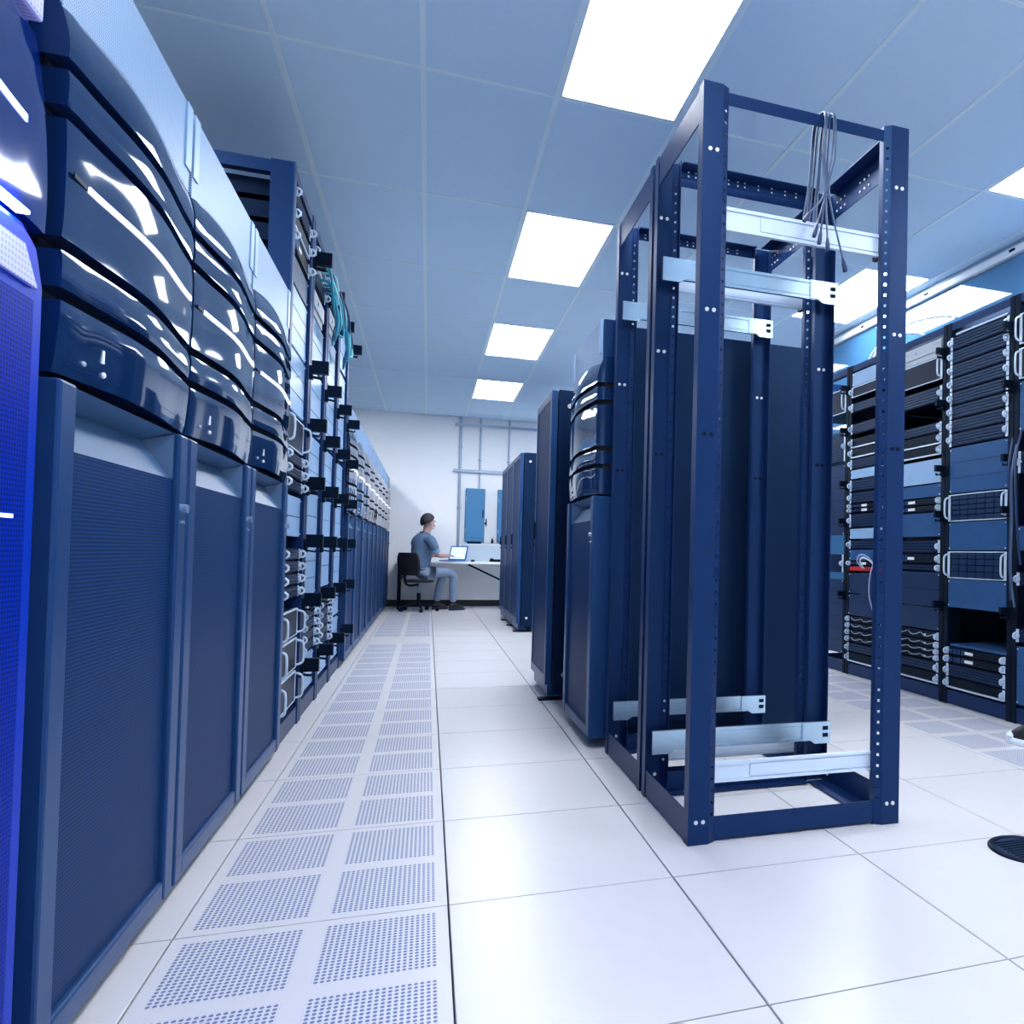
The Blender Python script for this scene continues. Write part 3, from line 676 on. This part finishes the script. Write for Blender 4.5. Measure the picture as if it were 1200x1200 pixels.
for k in range(12):
    y = 2.95+.034*k; z = 2.48-rr.random()*.08; m = ['teal', 'blue_cable', 'teal', 'paleteal'][k % 4]
    paths.append((m, .007, [(LX+.006, y, z), (LX+.05+rr.random()*.03, y+.01, z-.03), (LX+.07+rr.random()*.03, y+.08, z-.14-rr.random()*.1), (LX+.06, 3.32, z-.24), (LX+.035, 3.40, 2.20-rr.random()*.08)]))
cables('cable_bundle', 'teal network cables spilling from the third tall open rack', paths, group='teal network cables')

# ------------------------------------------------------------------ plain cabinets beyond the open black racks
def plain_cabinet(label, w, h, depth, two=False):
    """front at local x = 0 facing +x"""
    t = thing('storage_cabinet', label, 'server cabinet', (0, 0, 0), 0, None)
    MB().box(-depth, -.045, .004, w-.004, .055, h).build('body', MT['navy_dark'], t, bevel=.004)
    d = MB(); d.box(-.040, 0, .004, .05, .10, h-.006); d.box(-.040, 0, w-.05, w-.004, .10, h-.006); d.box(-.040, 0, .05, w-.05, .10, .16); d.box(-.040, 0, .05, w-.05, h-.06, h-.006)
    do = d.build('door', MT['stile'], t, bevel=.005)
    MB().box(-.036, -.006, .0505, w-.0505, .1605, h-.0605).build('door_sheet', MT['door'], do)
    hd = MB(); hd.box(0, .012, .018, .036, 1.0, 1.12); hd.cyl((0, .027, .96), (.010, .027, .96), .010, n=10); hd.build('handle', MT['black'], do)
    MB().box(-.10, -.02, .03, w-.03, .03, .09).build('plinth', MT['stile'], t)
    ft = MB()
    for x in (-depth+.1, -.12):
        for y in (.07, w-.07): ft.cyl((x, y, 0), (x, y, .03), .022, n=10); ft.cyl((x, y, .03), (x, y, .058), .010, n=8)
    ft.build('levelling_feet', MT['zinc'], t)
    br = MB(); br.box(-.16, .03, w-.10, w-.03, .0, .012); br.box(-.16, -.11, w-.10, w-.03, .012, .055); br.build('floor_bracket', MT['black'], t)
    sb = MB()
    for z in (.16, h-.10): sb.cyl((-.11, w-.002, z), (-.11, w+.005, z), .014, n=10)
    sb.build('side_bolts', MT['bolt'], t)
    return t
pc = plain_cabinet('plain black cabinet with narrow satin door, between curved cabinet and far cabinets', .64, 1.92, 1.10)
pc.location = (.625, 2.50+.64, 0); pc.rotation_euler = (0, 0, PI)
pe = plain_cabinet('black cabinet in the far group, closest to the viewer, white bolts on side', .70, 2.04, .80)
pe.location = (.895, 6.38+.70, 0); pe.rotation_euler = (0, 0, PI); pe['group'] = 'far black cabinets'
dup(pe, (.895, 7.085+.70, 0), label='black cabinet in the far group, middle one, facing the aisle', group='far black cabinets')
dup(pe, (.895, 7.79+.70, 0), label='black cabinet in the far group, nearest the desk', group='far black cabinets')

# ------------------------------------------------------------------ the two open four-post racks
AX0, AX1 = .722, 1.500
OH = 2.44
def post_mesh(mx, my, mirror_x):
    """channel post: plain web with its outer face on local y=0, a rim on the outer side, a drilled strip on the inner side"""
    wo, wi = .070, .022
    s = -1 if mirror_x else 1
    mb = MB(); th = .003
    def bx(x0, x1, y0, y1, z0, z1):
        a, b = sorted((s*x0, s*x1)); c, d = sorted((my*y0, my*y1)); mb.box(a, b, c, d, z0, z1)
    bx(0, wo, 0, th, 0, OH)             # web
    bx(0, th, th, .040, 0, OH)          # outer rim
    # drilled strip, set back a little at a slant
    def Q(t, z, d=0.0): return (s*(wo + wi*t + d*.5), my*(.002+.012*t + d*.85), z)
    p = .0372; hs = .0075; n = int((OH-.12)/p)
    def quad(t0, t1, z0, z1):
        v = [Q(t0, z0), Q(t1, z0), Q(t1, z1), Q(t0, z1), Q(t0, z0, .003), Q(t1, z0, .003), Q(t1, z1, .003), Q(t0, z1, .003)]
        f = [(0, 1, 2, 3), (7, 6, 5, 4), (0, 4, 5, 1), (1, 5, 6, 2), (2, 6, 7, 3), (3, 7, 4, 0)]
        mb.add(v, f)
    quad(0, .30, 0, OH); quad(.72, 1, 0, OH)
    z = 0.0
    for k in range(n):
        zc = .09 + k*p
        quad(.30, .72, z, zc-hs*.6); z = zc+hs*.6
    quad(.30, .72, z, OH)
    # inner return of the strip
    bx(wo+wi-.002, wo+wi+.001, .014, .040, 0, OH)
    return mb
def holes_row(pts, axis, r=.0065):
    mb = MB()
    for p in pts:
        a = Vector(p); d = Vector(axis); mb.cyl(a, a+d*.0035, r, n=8)
    return mb

def rail(x0, x1, y, z, h, side, zinc='zinc'):
    """telescopic server rail along x with end brackets; side = +1/-1 is the direction it faces"""
    mb = MB(); s = side
    def bx(a, b, c, d, e, f):
        c, d = sorted((y+s*c, y+s*d)); mb.box(a, b, c, d, e, f)
    L = x1-x0
    bx(x0, x1-.006, 0, .008, z-h/2, z+h/2)
    bx(x0, x1-.012, .008, .014, z+h*.36, z+h/2); bx(x0, x1-.012, .008, .014, z-h/2, z-h*.36)
    bx(x0+L*.24, x1-.012, .008, .012, z-h*.30, z+h*.30)
    return mb
def bracket(xa, xb, y, z, h, side):
    s = side; lo, hi = sorted((y+s*.004, y+s*.019))
    d = 1 if xb > xa else -1
    poly = [(xa, z+h/2), (xa, z-h/2-.012), (xa+d*abs(xb-xa)*.55, z-h/2-.012), (xa+d*abs(xb-xa)*.75, z-h/2+.004), (xb, z-h/2+.004), (xb, z+h/2)]
    if d < 0: poly = poly[::-1]
    return MB().prism(poly[::-1], 1, lo, hi)

def open_rack(label, y0, y1, rails, loc):
    D = y1-y0; Wd = AX1-AX0
    t = thing('open_frame_rack', label, 'open rack', loc, 0, 'open four-post racks')
    for front in (True, False):
        for right in (False, True):
            mb = post_mesh(1, 1 if front else -1, right)
            o = mb.build('post', MT['frame'], t, loc=(Wd if right else 0, 0 if front else D, 0))
            pts = []
            s = -1 if right else 1; yy = -.0032 if front else -.0035-.0030
            for z in (.072, 1.30, 1.32-.2, 2.10+.12, 1.70):
                for dx in (.026, .050):
                    if z in (1.12,) and front: continue
                    pts.append((s*dx, yy, z))
            bl = holes_row([p for p in pts if p[2] in (.072, 1.70, 2.22)], (0, 1, 0), .0068)
            bl.build('bolts_and_lit_holes', MT['bolt'], o)
            holes_row([(p[0], p[1]+.0001, p[2]) for p in pts if p[2] == 1.30], (0, 1, 0), .0068).build('bolt_holes', MT['black'], o)
    # front and rear beams (angle section)
    for yy, s in ((.004, 1), (D-.004, -1)):
        def bx(mb, a, b, c, d, e, f):
            c, d = sorted((yy+s*c, yy+s*d)); mb.box(a, b, c, d, e, f)
        mb = MB(); bx(mb, .0935, Wd-.0935, .010, .014, 2.385, 2.425); bx(mb, .0935, Wd-.0935, .014, .060, 2.421, 2.425); mb.build('top_beam', MT['frame'], t)
        mb = MB(); bx(mb, .0935, Wd-.0935, .012, .016, .006, .080); bx(mb, .0935, Wd-.0935, .016, .060, .006, .010); mb.build('base_beam', MT['frame'], t)
    for x0, s in ((.0035, 1), (Wd-.0035, -1)):
        def bx(mb, a, b, c, d, e, f):
            a, b = sorted((x0+s*a, x0+s*b)); mb.box(a, b, c, d, e, f)
        mb = MB(); bx(mb, 0, .004, .041, D-.041, 2.325, 2.432); bx(mb, .004, .06, .041, D-.041, 2.428, 2.432); o = mb.build('top_beam', MT['frame'], t)
        inner = [(x0+s*.0045, y, z) for y in (.07, .10, D/2-.03, D/2, D/2+.03, D-.12, D-.09, D-.06) for z in (2.35, 2.385)]
        holes_row(inner[::1], (s, 0, 0), .0045).build('bolts_and_lit_holes', MT['bolt'], o)  # bright discs stand for beam holes with ceiling light seen through
        mb = MB(); bx(mb, -.0, .004, .041, D-.041, .006, .100); bx(mb, .004, .085, .041, D-.041, .006, .010); o = mb.build('base_beam', MT['frame'], t)
        holes_row([(x0+s*.0045, y, .07) for y in (.06, .09, D-.09, D-.06)]+[(x0+s*.0045, y, .035) for y in (.06, D-.06)], (s, 0, 0), .0055).build('bolts_and_lit_holes', MT['bolt'], o)
    holes_row([(x, D-.015, z) for x in (.13, .16, .30, .34, .37, .43, .49, .55, .60) for z in (2.396, 2.412)], (0, -1, 0), .0040).build('bolts_and_lit_holes', MT['bolt'], t)  # these discs too stand for lit holes, along the rear top beam
    for (x0, x1, yr, z, h, side, kind) in rails:
        m = MT['zinc_bright'] if kind == 'bright' else MT['zinc']
        o = rail(x0-loc[0], x1-loc[0], yr-loc[1], z, h, side).build('mounting_rail', m, t)
        if kind != 'bright':
            bracket(x0-loc[0], x0-loc[0]+.125, yr-loc[1], z, h, side).build('bracket', MT['zinc'], o)
            bracket(x1-loc[0], x1-loc[0]-.125, yr-loc[1], z, h, side).build('bracket', MT['zinc'], o)
            hl = MB(); s = side
            c, d = sorted((yr-loc[1]+s*.0185, yr-loc[1]+s*.0205))
            for dz in (.012, -.016): hl.box(x1-loc[0]-.034, x1-loc[0]-.010, c, d, z+dz-.008, z+dz+.008)
            hl.build('bracket_slot', MT['black'], o)
        else:
            e = MB(); c, d = sorted((yr-loc[1]-.004, yr-loc[1]+.022)); e.box(x1-loc[0]-.018, x1-loc[0]-.004, c, d, z-h/2-.006, z+h/2-.006)
            e.build('end_latch', MT['black'], o)
    return t
YA0, YA1, YB0, YB1 = .192, .712, .742, 1.310
ra = open_rack('tall black open four-post rack nearest the viewer, cables hung over its top', YA0, YA1,
    [(.80, 1.425, YA0+.05, 2.023, .078, -1, 'bright'), (.80, 1.425, YA0+.05, .212, .066, -1, 'bright'),
     (.742, 1.535-.036, YA1-.044, 2.008, .078, -1, 'zinc'), (.742, 1.535-.036, YA1-.044, .212, .075, -1, 'zinc'), (.85, 1.415, YA1-.035, .132, .070, -1, 'bright2')][:4], (AX0, YA0, 0))
rb = open_rack('tall black open four-post rack directly behind the nearest open rack', YB0, YB1,
    [(.742, 1.499, YB1-.044, 2.035, .074, -1, 'zinc'), (.742, 1.499, YB1-.044, .205, .072, -1, 'zinc'), (.80, 1.42, YB0+.05, .135, .075, -1, 'bright'), (.80, 1.42, YB0+.05, 2.0, .06, -1, 'bright')], (AX0, YB0, 0))
# power leads hung over the top beam of the near rack
bx0, by, bz = 1.185, YA0+.014, 2.427
P = []
for k, (dx, ln, sx, m) in enumerate([(-.020, .36, -.06, 'grey_cable'), (-.014, .40, -.04, 'grey_cable'), (.012, .44, -.025, 'grey_cable'), (.018, .50, .030, 'grey_cable'), (-.004, .42, -.035, 'blue_cable')]):
    x = bx0+dx; yf, yb = by-.012, by+.075
    P.append((m, .0034, [(x-.030, yb, bz-ln*.92), (x-.012, yb-.004, bz-.20), (x, yb-.006, bz-.02), (x, by+.030, bz+.012), (x, yf, bz-.006), (x+sx*.10-.004, yf-.004, bz-.14), (bx0-.012+sx*.2, yf-.010, bz-.28), (x+sx, yf-.016, bz-ln)]))
cables('cable_bundle', 'power leads looped over the top beam of the nearest open rack', P, group=None, plug='blue_cable')

# ------------------------------------------------------------------ floor grommet and the shoe at the picture edge
gx, gy = 1.752, -.118
gm = thing('floor_grommet', 'round black cable grommet set in the white floor', 'grommet', (gx, gy, 0))
ring = MB(); prof = [(.112, .0005), (.112, .004), (.106, .008), (.094, .008), (.090, .004), (.090, .0005)]
n = 40
ring.grid([[(r*math.cos(2*PI*k/n), r*math.sin(2*PI*k/n), z) for r, z in prof] for k in range(n+1)])
ring.build('rim', MT['black'], gm)
MB().prism([(.0895*math.cos(2*PI*k/n), .0895*math.sin(2*PI*k/n)) for k in range(n)], 2, .0005, .0045).build('lid', MT['panel_dark'], gm)
br = MB()
for k in range(-4, 5): br.box(-.07, .07, k*.016-.003, k*.016+.003, .0045, .007)
br.build('brush_strip', MT['black'], gm)

def shoe_mesh(L=.28, wd=.10, h=.085, sole=.028):
    """a shoe along +x, toe at +x end; returns (upper, sole)"""
    n = 24
    def outline(s, k):
        a = 2*PI*k/n; c, q = math.cos(a), math.sin(a)
        wx = L/2*s*c; wy = (wd/2)*s*q*(1.0-.16*math.cos(a*1.0) if c < 0 else 1.0+.04*c)
        return wx, wy
    so = MB(); P = []
    for z, s in ((0, .96), (.006, 1.0), (sole, 1.0), (sole, .93)):
        P.append([(*outline(s, k), z) for k in range(n+1)])
    so.grid([[r[k] for r in P] for k in range(n+1)]); so.add([(*outline(.96, k), 0) for k in range(n)], [tuple(range(n))[::-1]])
    u = MB(); P = []
    for i in range(9):
        v = i/8; row = []
        for k in range(n+1):
            x, y = outline(.95*(1-.55*v**2.2), k)
            x -= .055*v**1.5
            toe = max(0, (x+.02)/(L/2))
            row.append((x, y, sole-.004+(h*(1-.45*min(1, toe)))*math.sin(v*PI/2)))
        P.append(row)
    u.grid([[r[k] for r in P] for k in range(n+1)]); u.add(P[-1][:-1], [tuple(range(n))])
    return u, so
sh = thing('shoe', 'dark shoe with pale sole at the right picture edge before the racks', 'shoe', (2.815, .890, 0), math.radians(118))
u, so = shoe_mesh(.30, .115, .10, .036); u.build('upper', MT['shoe'], sh); so.build('sole', MT['sole'], sh)
MB().sphere((.118, 0, .040), (.030, .046, .022), 14, 8).build('toe_cap', MT['sole'], sh)

# ------------------------------------------------------------------ far wall: conduits, boxes, desk
def conduit(label, pts, r=.014, straps=()):
    t = thing('conduit', label, 'conduit', pts[0], 0, 'conduits on the far wall'); o = Vector(pts[0])
    MB().tube([Vector(p)-o for p in pts], r, 8).build('pipe', MT['conduit'], t)
    for z in straps: MB().box(-r-.012, r+.012, -.004, WY1-pts[0][1]-.001, z-pts[0][2]-.012, z-pts[0][2]+.012).build('strap', MT['conduit'], t)
    return t
cy = WY1-.026
conduit('thick vertical conduit on the far wall, running down to the desk', [(.385, cy, CH), (.385, cy, .80)], .022, (1.6, 2.6))
conduit('vertical conduit on the far wall above the blue box', [(.700, cy, CH), (.700, cy, 1.935)], .014, (2.4,))
conduit('vertical conduit on the far wall, near the tall cabinets', [(1.165, cy, CH), (1.165, cy, 1.935)], .014, (2.4,))
def strut(label, x0, x1, z):
    t = thing('strut_channel', label, 'bracket', ((x0+x1)/2, WY1-.053, z), 0, 'strut channels'); h = (x1-x0)/2
    MB().box(-h, h, -.004, .002, -.02, .02).build('channel', MT['conduit'], t)
    for x in (-h*.96, h*.96): MB().box(x-.016, x+.016, .0025, .052, -.018, .018).build('standoff', MT['conduit'], t)
    MB().box(-h, h, -.012, -.0045, .012, .02).build('upper_lip', MT['conduit'], t); MB().box(-h, h, -.012, -.0045, -.02, -.012).build('lower_lip', MT['conduit'], t)
strut('horizontal steel strut on the far wall, upper', .29, 1.62, 2.97)
strut('horizontal steel strut on the far wall, lower', .28, 1.20, 2.215)
def ebox(label, x0, x1, z0, z1):
    t = thing('electrical_panel', label, 'electrical box', ((x0+x1)/2, WY1-.001, z0), 0, 'electrical boxes'); hw = (x1-x0)/2; h = z1-z0
    MB().box(-hw, hw, -.12, 0, 0, h).build('box', MT['boxblue'], t, bevel=.006)
    d = MB().box(-hw+.012, hw-.012, -.130, -.1205, .06, h-.015).build('door', MT['boxblue'], t, bevel=.004)
    MB().box(hw-.04, hw-.022, -.142, -.130, h*.45, h*.60).build('latch', MT['black'], d)
    hn = MB(); 
    for z in (h*.2, h*.8): hn.cyl((-hw+.010, -.128, z-.03), (-hw+.010, -.128, z+.03), .007, n=8)
    hn.build('hinges', MT['conduit'], d)
    MB().box(-hw*.7, hw*.7, -.09, -.03, -.045, -.0005).build('cable_entry', MT['panel_dark'], t)
    sw = MB(); sw.cyl((hw, -.06, h*.35), (hw+.03, -.06, h*.35), .014, n=8); sw.cyl((hw+.03, -.06, h*.30), (hw+.03, -.06, h*.44), .009, n=8); sw.build('lever', MT['black'], t)
ebox('tall blue electrical box on the far wall above the desk', .485, .795, 1.06, 1.925)
ebox('blue electrical box on the far wall, half hidden by the far cabinets', 1.00, 1.33, 1.06, 1.925)
vs = thing('valve', 'small black fitting on the far wall beside the blue box', 'fitting', (.93, WY1-.001, 1.03))
MB().cyl((0, 0, .02), (0, -.05, .02), .014, n=10).build('stub', MT['black'], vs); MB().tube([(0, -.045, .02), (0, -.05, .06), (0, -.05, .09)], [.02, .016, .008], 10).build('knob', MT['black'], vs)

TB0, TB1, TX0, TX1, TZ = 9.62, 10.38, -.53, 1.55, .735
tb = thing('folding_table', 'long white folding table along the far wall under the laptop', 'table', (0, 0, 0))
MB().box(TX0, TX1, TB0, TB1, TZ-.035, TZ).build('tabletop', MT['table'], tb, bevel=.006)
for x in (TX0+.05, TX1-.15):
    for y in (TB0+.06, TB1-.06): MB().cyl((x, y, 0), (x, y, TZ-.035), .017, n=10).build('leg', MT['black'], tb)
    MB().cyl((x, TB0+.06, .30), (x, TB1-.06, .30), .012, n=8).build('cross_bar', MT['black'], tb)
MB().tube([(TX1-.15, TB0+.05, .28), (.52, TB0+.05, TZ-.04)], .014, 8).build('brace', MT['black'], tb)
MB().tube([(TX0+.05, TB0+.09, .42), (TX0+.10, TB1-.09, .48)], .012, 8).build('brace', MT['black'], tb)
pt = thing('backboard', 'grey upright board standing on the back of the folding table', 'board', (.80, TB1-.14, TZ+.001))
MB().box(-.36, .62, -.010, .010, 0, .27).build('board', MT['partition'], pt, bevel=.003)
MB().box(-.365, .625, -.013, .013, .27, .284).build('top_edge', MT['white_metal'], pt)
for x in (-.28, .52): MB().box(x-.02, x+.02, -.06, -.0105, 0, .012).build('foot', MT['conduit'], pt)
# laptop: base and tilted screen facing the man
lp = thing('laptop', 'open blue laptop with lit screen on the white table', 'laptop', (.29, 9.90, TZ+.001), math.radians(-40))
MB().box(-.165, .165, -.115, .115, 0, .016).build('base', MT['laptop'], lp, bevel=.004)
kb = MB()
for r in range(4):
    for c in range(11): kb.box(-.145+c*.0265, -.145+c*.0265+.021, -.02+r*.028, -.02+r*.028+.022, .0162, .0185)
kb.build('keyboard', MT['panel_dark'], lp)
scr = MB(); scr.xf = Matrix.Translation((0, .112, .014)) @ Matrix.Rotation(math.radians(-16), 4, 'X'); scr.box(-.165, .165, 0, .009, 0, .235)
so_ = scr.build('screen_lid', MT['laptop'], lp)
s2 = MB(); s2.xf = scr.xf; s2.box(-.142, .142, -.002, -.0002, .025, .215); s2.build('screen', MT['screen'], so_)
ms = thing('mouse', 'small black mouse on the white table beside the laptop', 'mouse', (.60, 9.86, TZ+.001)); MB().sphere((0, 0, .014), (.032, .05, .018), 12, 8).build('shell', MT['black'], ms); MB().box(-.002, .002, .012, .034, .026, .034).build('wheel', MT['conduit'], ms)
dv = thing('desk_phone', 'low black device on the white table beside the far cabinets', 'device', (.96, 9.92, TZ+.001)); MB().prism([(-.07, 0), (.07, 0), (.07, .022), (-.07, .045)], 0, -.10, .10).build('case', MT['black'], dv, bevel=.004); MB().box(-.09, -.04, -.06, .06, .038, .058).build('handset', MT['panel_dark'], dv, bevel=.005)
pp = thing('paper_stack', 'flat white papers on the table between mouse and device', 'paper', (.76, 9.95, TZ+.001)); MB().box(-.10, .10, -.14, .14, 0, .008).build('sheets', MT['partition'], pp); MB().box(-.095, .10, -.13, .138, .0082, .0095).build('top_sheet', MT['label'], pp)

# ------------------------------------------------------------------ office chair and the seated man
PX, PY = -.165, 9.40
ch = thing('office_chair', 'black office chair under the man at the far wall', 'chair', (PX-.02, PY-.01, 0), math.radians(46))
st = MB(); n = 28
prof = [(0.0, .425), (.17, .425), (.205, .435), (.215, .450), (.195, .461), (.12, .463), (0, .461)]
st.grid([[(r*math.cos(2*PI*k/n)*1.02, r*math.sin(2*PI*k/n)*1.02, z) for r, z in prof] for k in range(n+1)]); st.build('seat', MT['chair'], ch)
bk = MB(); A = []
for i in range(13):
    v = i/12; row = []
    for j in range(11):
        q = 2*j/10-1; wy = .205*(1-.25*abs(2*v-1)**3)
        row.append((-.215-.05*v+.045*q*q, wy*q, .53+.33*v))
    A.append(row)
bk.grid(A); bk.grid([[(p[0]-.035, p[1], p[2]) for p in r] for r in A][::-1])
rim = [A[0][j] for j in range(11)] + [A[i][10] for i in range(1, 13)] + [A[12][j] for j in range(9, -1, -1)] + [A[i][0] for i in range(11, 0, -1)]
m_ = len(rim); bk.add(rim+[(p[0]-.035, p[1], p[2]) for p in rim], [(k, m_+k, m_+(k+1) % m_, (k+1) % m_) for k in range(m_)], True)
bk.build('backrest', MT['chair'], ch)
MB().tube(arc([(-.02, 0, .39), (-.19, 0, .385), (-.27, 0, .44), (-.272, 0, .60)], 6), .018, 8).build('back_bar', MT['black'], ch)
MB().cyl((0, 0, .20), (0, 0, .424), .017, n=12).build('gas_lift', MT['conduit'], ch); MB().cyl((0, 0, .085), (0, 0, .27), .028, n=12).build('lift_cover', MT['black'], ch)
bs = MB()
for k in range(5):
    a = 2*PI*k/5+.3; c, s = math.cos(a), math.sin(a); bs.tube([(0, 0, .095), (.15*c, .15*s, .088), (.27*c, .27*s, .068)], [.028, .020, .014], 8)
bs.build('base', MT['black'], ch)
for k in range(5):
    a = 2*PI*k/5+.3; c, s = math.cos(a), math.sin(a); cw = MB()
    cw.cyl((.27*c-.022*s, .27*s+.022*c, .028), (.27*c+.022*s, .27*s-.022*c, .028), .0275, n=12); cw.cyl((.27*c, .27*s, .04), (.27*c, .27*s, .075), .009, n=8); cw.build('caster', MT['black'], ch)

def skin_obj(name, verts, edges, radii, m, parent, root=0, sub=2):
    me = bpy.data.meshes.new(name); me.from_pydata([tuple(v) for v in verts], edges, []); me.update()
    o = bpy.data.objects.new(name, me); C.objects.link(o); o.parent = parent; me.materials.append(m)
    sk = o.modifiers.new('skin', 'SKIN'); sk.use_smooth_shade = True
    for i, r in enumerate(radii):
        d = me.skin_vertices[0].data[i]; d.radius = r if hasattr(r, '__len__') else (r, r); d.use_root = (i == root)
    sb = o.modifiers.new('sub', 'SUBSURF'); sb.levels = sub; sb.render_levels = sub
    return o
def chain(parts):
    """parts: list of (start index or None, [(point, radius)...]) -> verts, edges, radii"""
    v, e, r = [], [], []
    for st, pts in parts:
        prev = st
        for p, q in pts:
            v.append(p); r.append(q)
            if prev is not None: e.append((prev, len(v)-1))
            prev = len(v)-1
    return v, e, r
# local frame: the man faces +x, y is his left (away from the viewer), origin on the floor under the pelvis
mn = thing('person', 'man in blue-grey shirt and trousers seated at the table, typing on a laptop', 'person', (PX, PY, .028), math.radians(30))
# skin: head, neck, trunk core and both arms down to the hands, one continuous surface
pel, ab, chs, nk0, nk1, hd0, hd1, hd2 = (0, 0, .56), (.0, 0, .74), (.025, 0, .98), (.055, 0, 1.115), (.085, 0, 1.175), (.105, 0, 1.235), (.112, 0, 1.30), (.108, 0, 1.365)
parts = [(None, [(pel, .08), (ab, .085), (chs, (.080, .095)), (nk0, .062), (nk1, .058), (hd0, (.068, .078)), (hd1, (.078, .092)), (hd2, (.062, .075))])]
for s in (-1, 1):
    sh_, el, wr = (.035, s*.185, 1.035), (.135, s*.225, .80), (.355, s*.115, .795)
    parts.append((2, [((.03, s*.12, 1.03), .045), (sh_, .040), ((.085, s*.21, .915), .040), (el, .040), ((.25, s*.175, .795), .038), (wr, .026), ((.395, s*.095, .797), .027), ((.43, s*.085, .796), .026)]))
v, e, r = chain(parts)
body = skin_obj('body', v, e, r, MT['skin'], mn)
# fingers, each a short chain rooted inside the palm
for s in (-1, 1):
    for k, (dy, ln) in enumerate(((-.022, .062), (-.007, .072), (.008, .068), (.022, .055))):
        b = Vector((.425, s*.085+dy, .797)); 
        v, e, r = chain([(None, [(b, .0085), (b+Vector((ln*.45, dy*.2, .008)), .0082), (b+Vector((ln*.8, dy*.3, -.006)), .0075), (b+Vector((ln, dy*.3, -.020)), .0065)])])
        skin_obj('finger', v, e, r, MT['skin'], body, sub=1)
    b = Vector((.392, s*.095-s*.020, .797))
    v, e, r = chain([(None, [(b, .011), (b+Vector((.020, -s*.022, -.004)), .010), (b+Vector((.045, -s*.030, -.012)), .0075)])]); skin_obj('thumb', v, e, r, MT['skin'], body, sub=1)
fc = MB()
fc.prism([(.178, 1.275), (.214, 1.240), (.208, 1.226), (.180, 1.226)], 1, -.014, .014, True); fc.build('nose', MT['skin'], body, bevel=.006)
for s in (-1, 1):
    MB().sphere((.098, s*.088, 1.268), (.022, .010, .034), 12, 8).build('ear', MT['skin'], body)
    MB().sphere((.180, s*.032, 1.285), (.012, .014, .010), 10, 6).build('eye', MT['label'], body)
    MB().box(.184, .1945, s*.032-.018, s*.032+.018, 1.302, 1.310).build('eyebrow', MT['hair'], body)
MB().sphere((.176, 0, 1.198), (.012, .026, .007), 12, 6).build('mouth', MT['red'], body)
# hair: cap over the back and top of the head
hb = MB(); P = []
for i in range(13):
    th = i/12*PI*.60; row = []
    for j in range(25):
        ph = 2*PI*j/24; c = math.cos(ph)
        th2 = th*(1.0-.45*max(0, c)+.16*max(0, -c)-.14*abs(math.sin(ph)))
        row.append((.100+.098*math.sin(th2)*c-.012, .094*math.sin(th2)*math.sin(ph), 1.303+.114*math.cos(th2)))
    P.append(row)
hb.grid([[P[i][j] for i in range(13)] for j in range(25)]); ho = hb.build('hair', MT['hair'], mn)
so2 = ho.modifiers.new('thick', 'SOLIDIFY'); so2.thickness = .012
# shirt
parts = [(None, [((-.01, 0, .545), (.125, .150)), ((-.005, 0, .66), (.128, .150)), ((.005, 0, .80), (.132, .165)), ((.02, 0, .93), (.136, .190)), ((.035, 0, 1.04), (.112, .165)), ((.058, 0, 1.105), (.068, .074))])]
for s in (-1, 1): parts.append((4, [((.034, s*.13, 1.040), .088), ((.038, s*.192, 1.015), .082), ((.078, s*.216, .93), .070), ((.112, s*.224, .855), .062)]))
v, e, r = chain(parts); skin_obj('shirt', v, e, r, MT['shirt'], mn)
cl = MB(); cl.tube([(.052+.066*math.cos(2*PI*k/20), .062*math.sin(2*PI*k/20), 1.118+.016*(-math.cos(2*PI*k/20))) for k in range(21)], .015, 8); cl.build('collar', MT['collar'], mn)
for s in (-1, 1): MB().tube([(.098, s*.220, .880), (.118, s*.226, .832)], [.064, .061], 16).build('sleeve_band', MT['cuff'], mn)
bl = MB(); bl.tube([(-.01+.108*math.cos(2*PI*k/24), .128*math.sin(2*PI*k/24), .580) for k in range(25)], .013, 6); bl.build('belt', MT['collar'], mn)
# trousers: the near leg forward and bent, the far leg a little further back
kn = {-1: (.46, -.125, .535), 1: (.43, .135, .525)}; an = {-1: (.475, -.13, .082), 1: (.36, .15, .082)}
parts = [(None, [((-.02, 0, .60), (.105, .145)), ((-.01, 0, .535), (.115, .160))])]
for s in (-1, 1):
    K, A_ = Vector(kn[s]), Vector(an[s])
    parts.append((1, [((.05, s*.095, .535), .096), ((.24, s*.115, .545), .086), (tuple(K-Vector((.035, 0, 0))), .071), (tuple(K+Vector((.012, 0, -.055))), .068), (tuple(K.lerp(A_, .5)), .064), (tuple(A_), .056)]))
v, e, r = chain(parts); skin_obj('trousers', v, e, r, MT['trousers'], mn)
for s in (-1, 1):
    u, so = shoe_mesh(.28, .098, .085, .022)
    mo = u.build('shoe', MT['shoe'], mn, loc=(an[s][0]+.065, an[s][1], -.028)); so.build('sole', MT['collar'], mo)
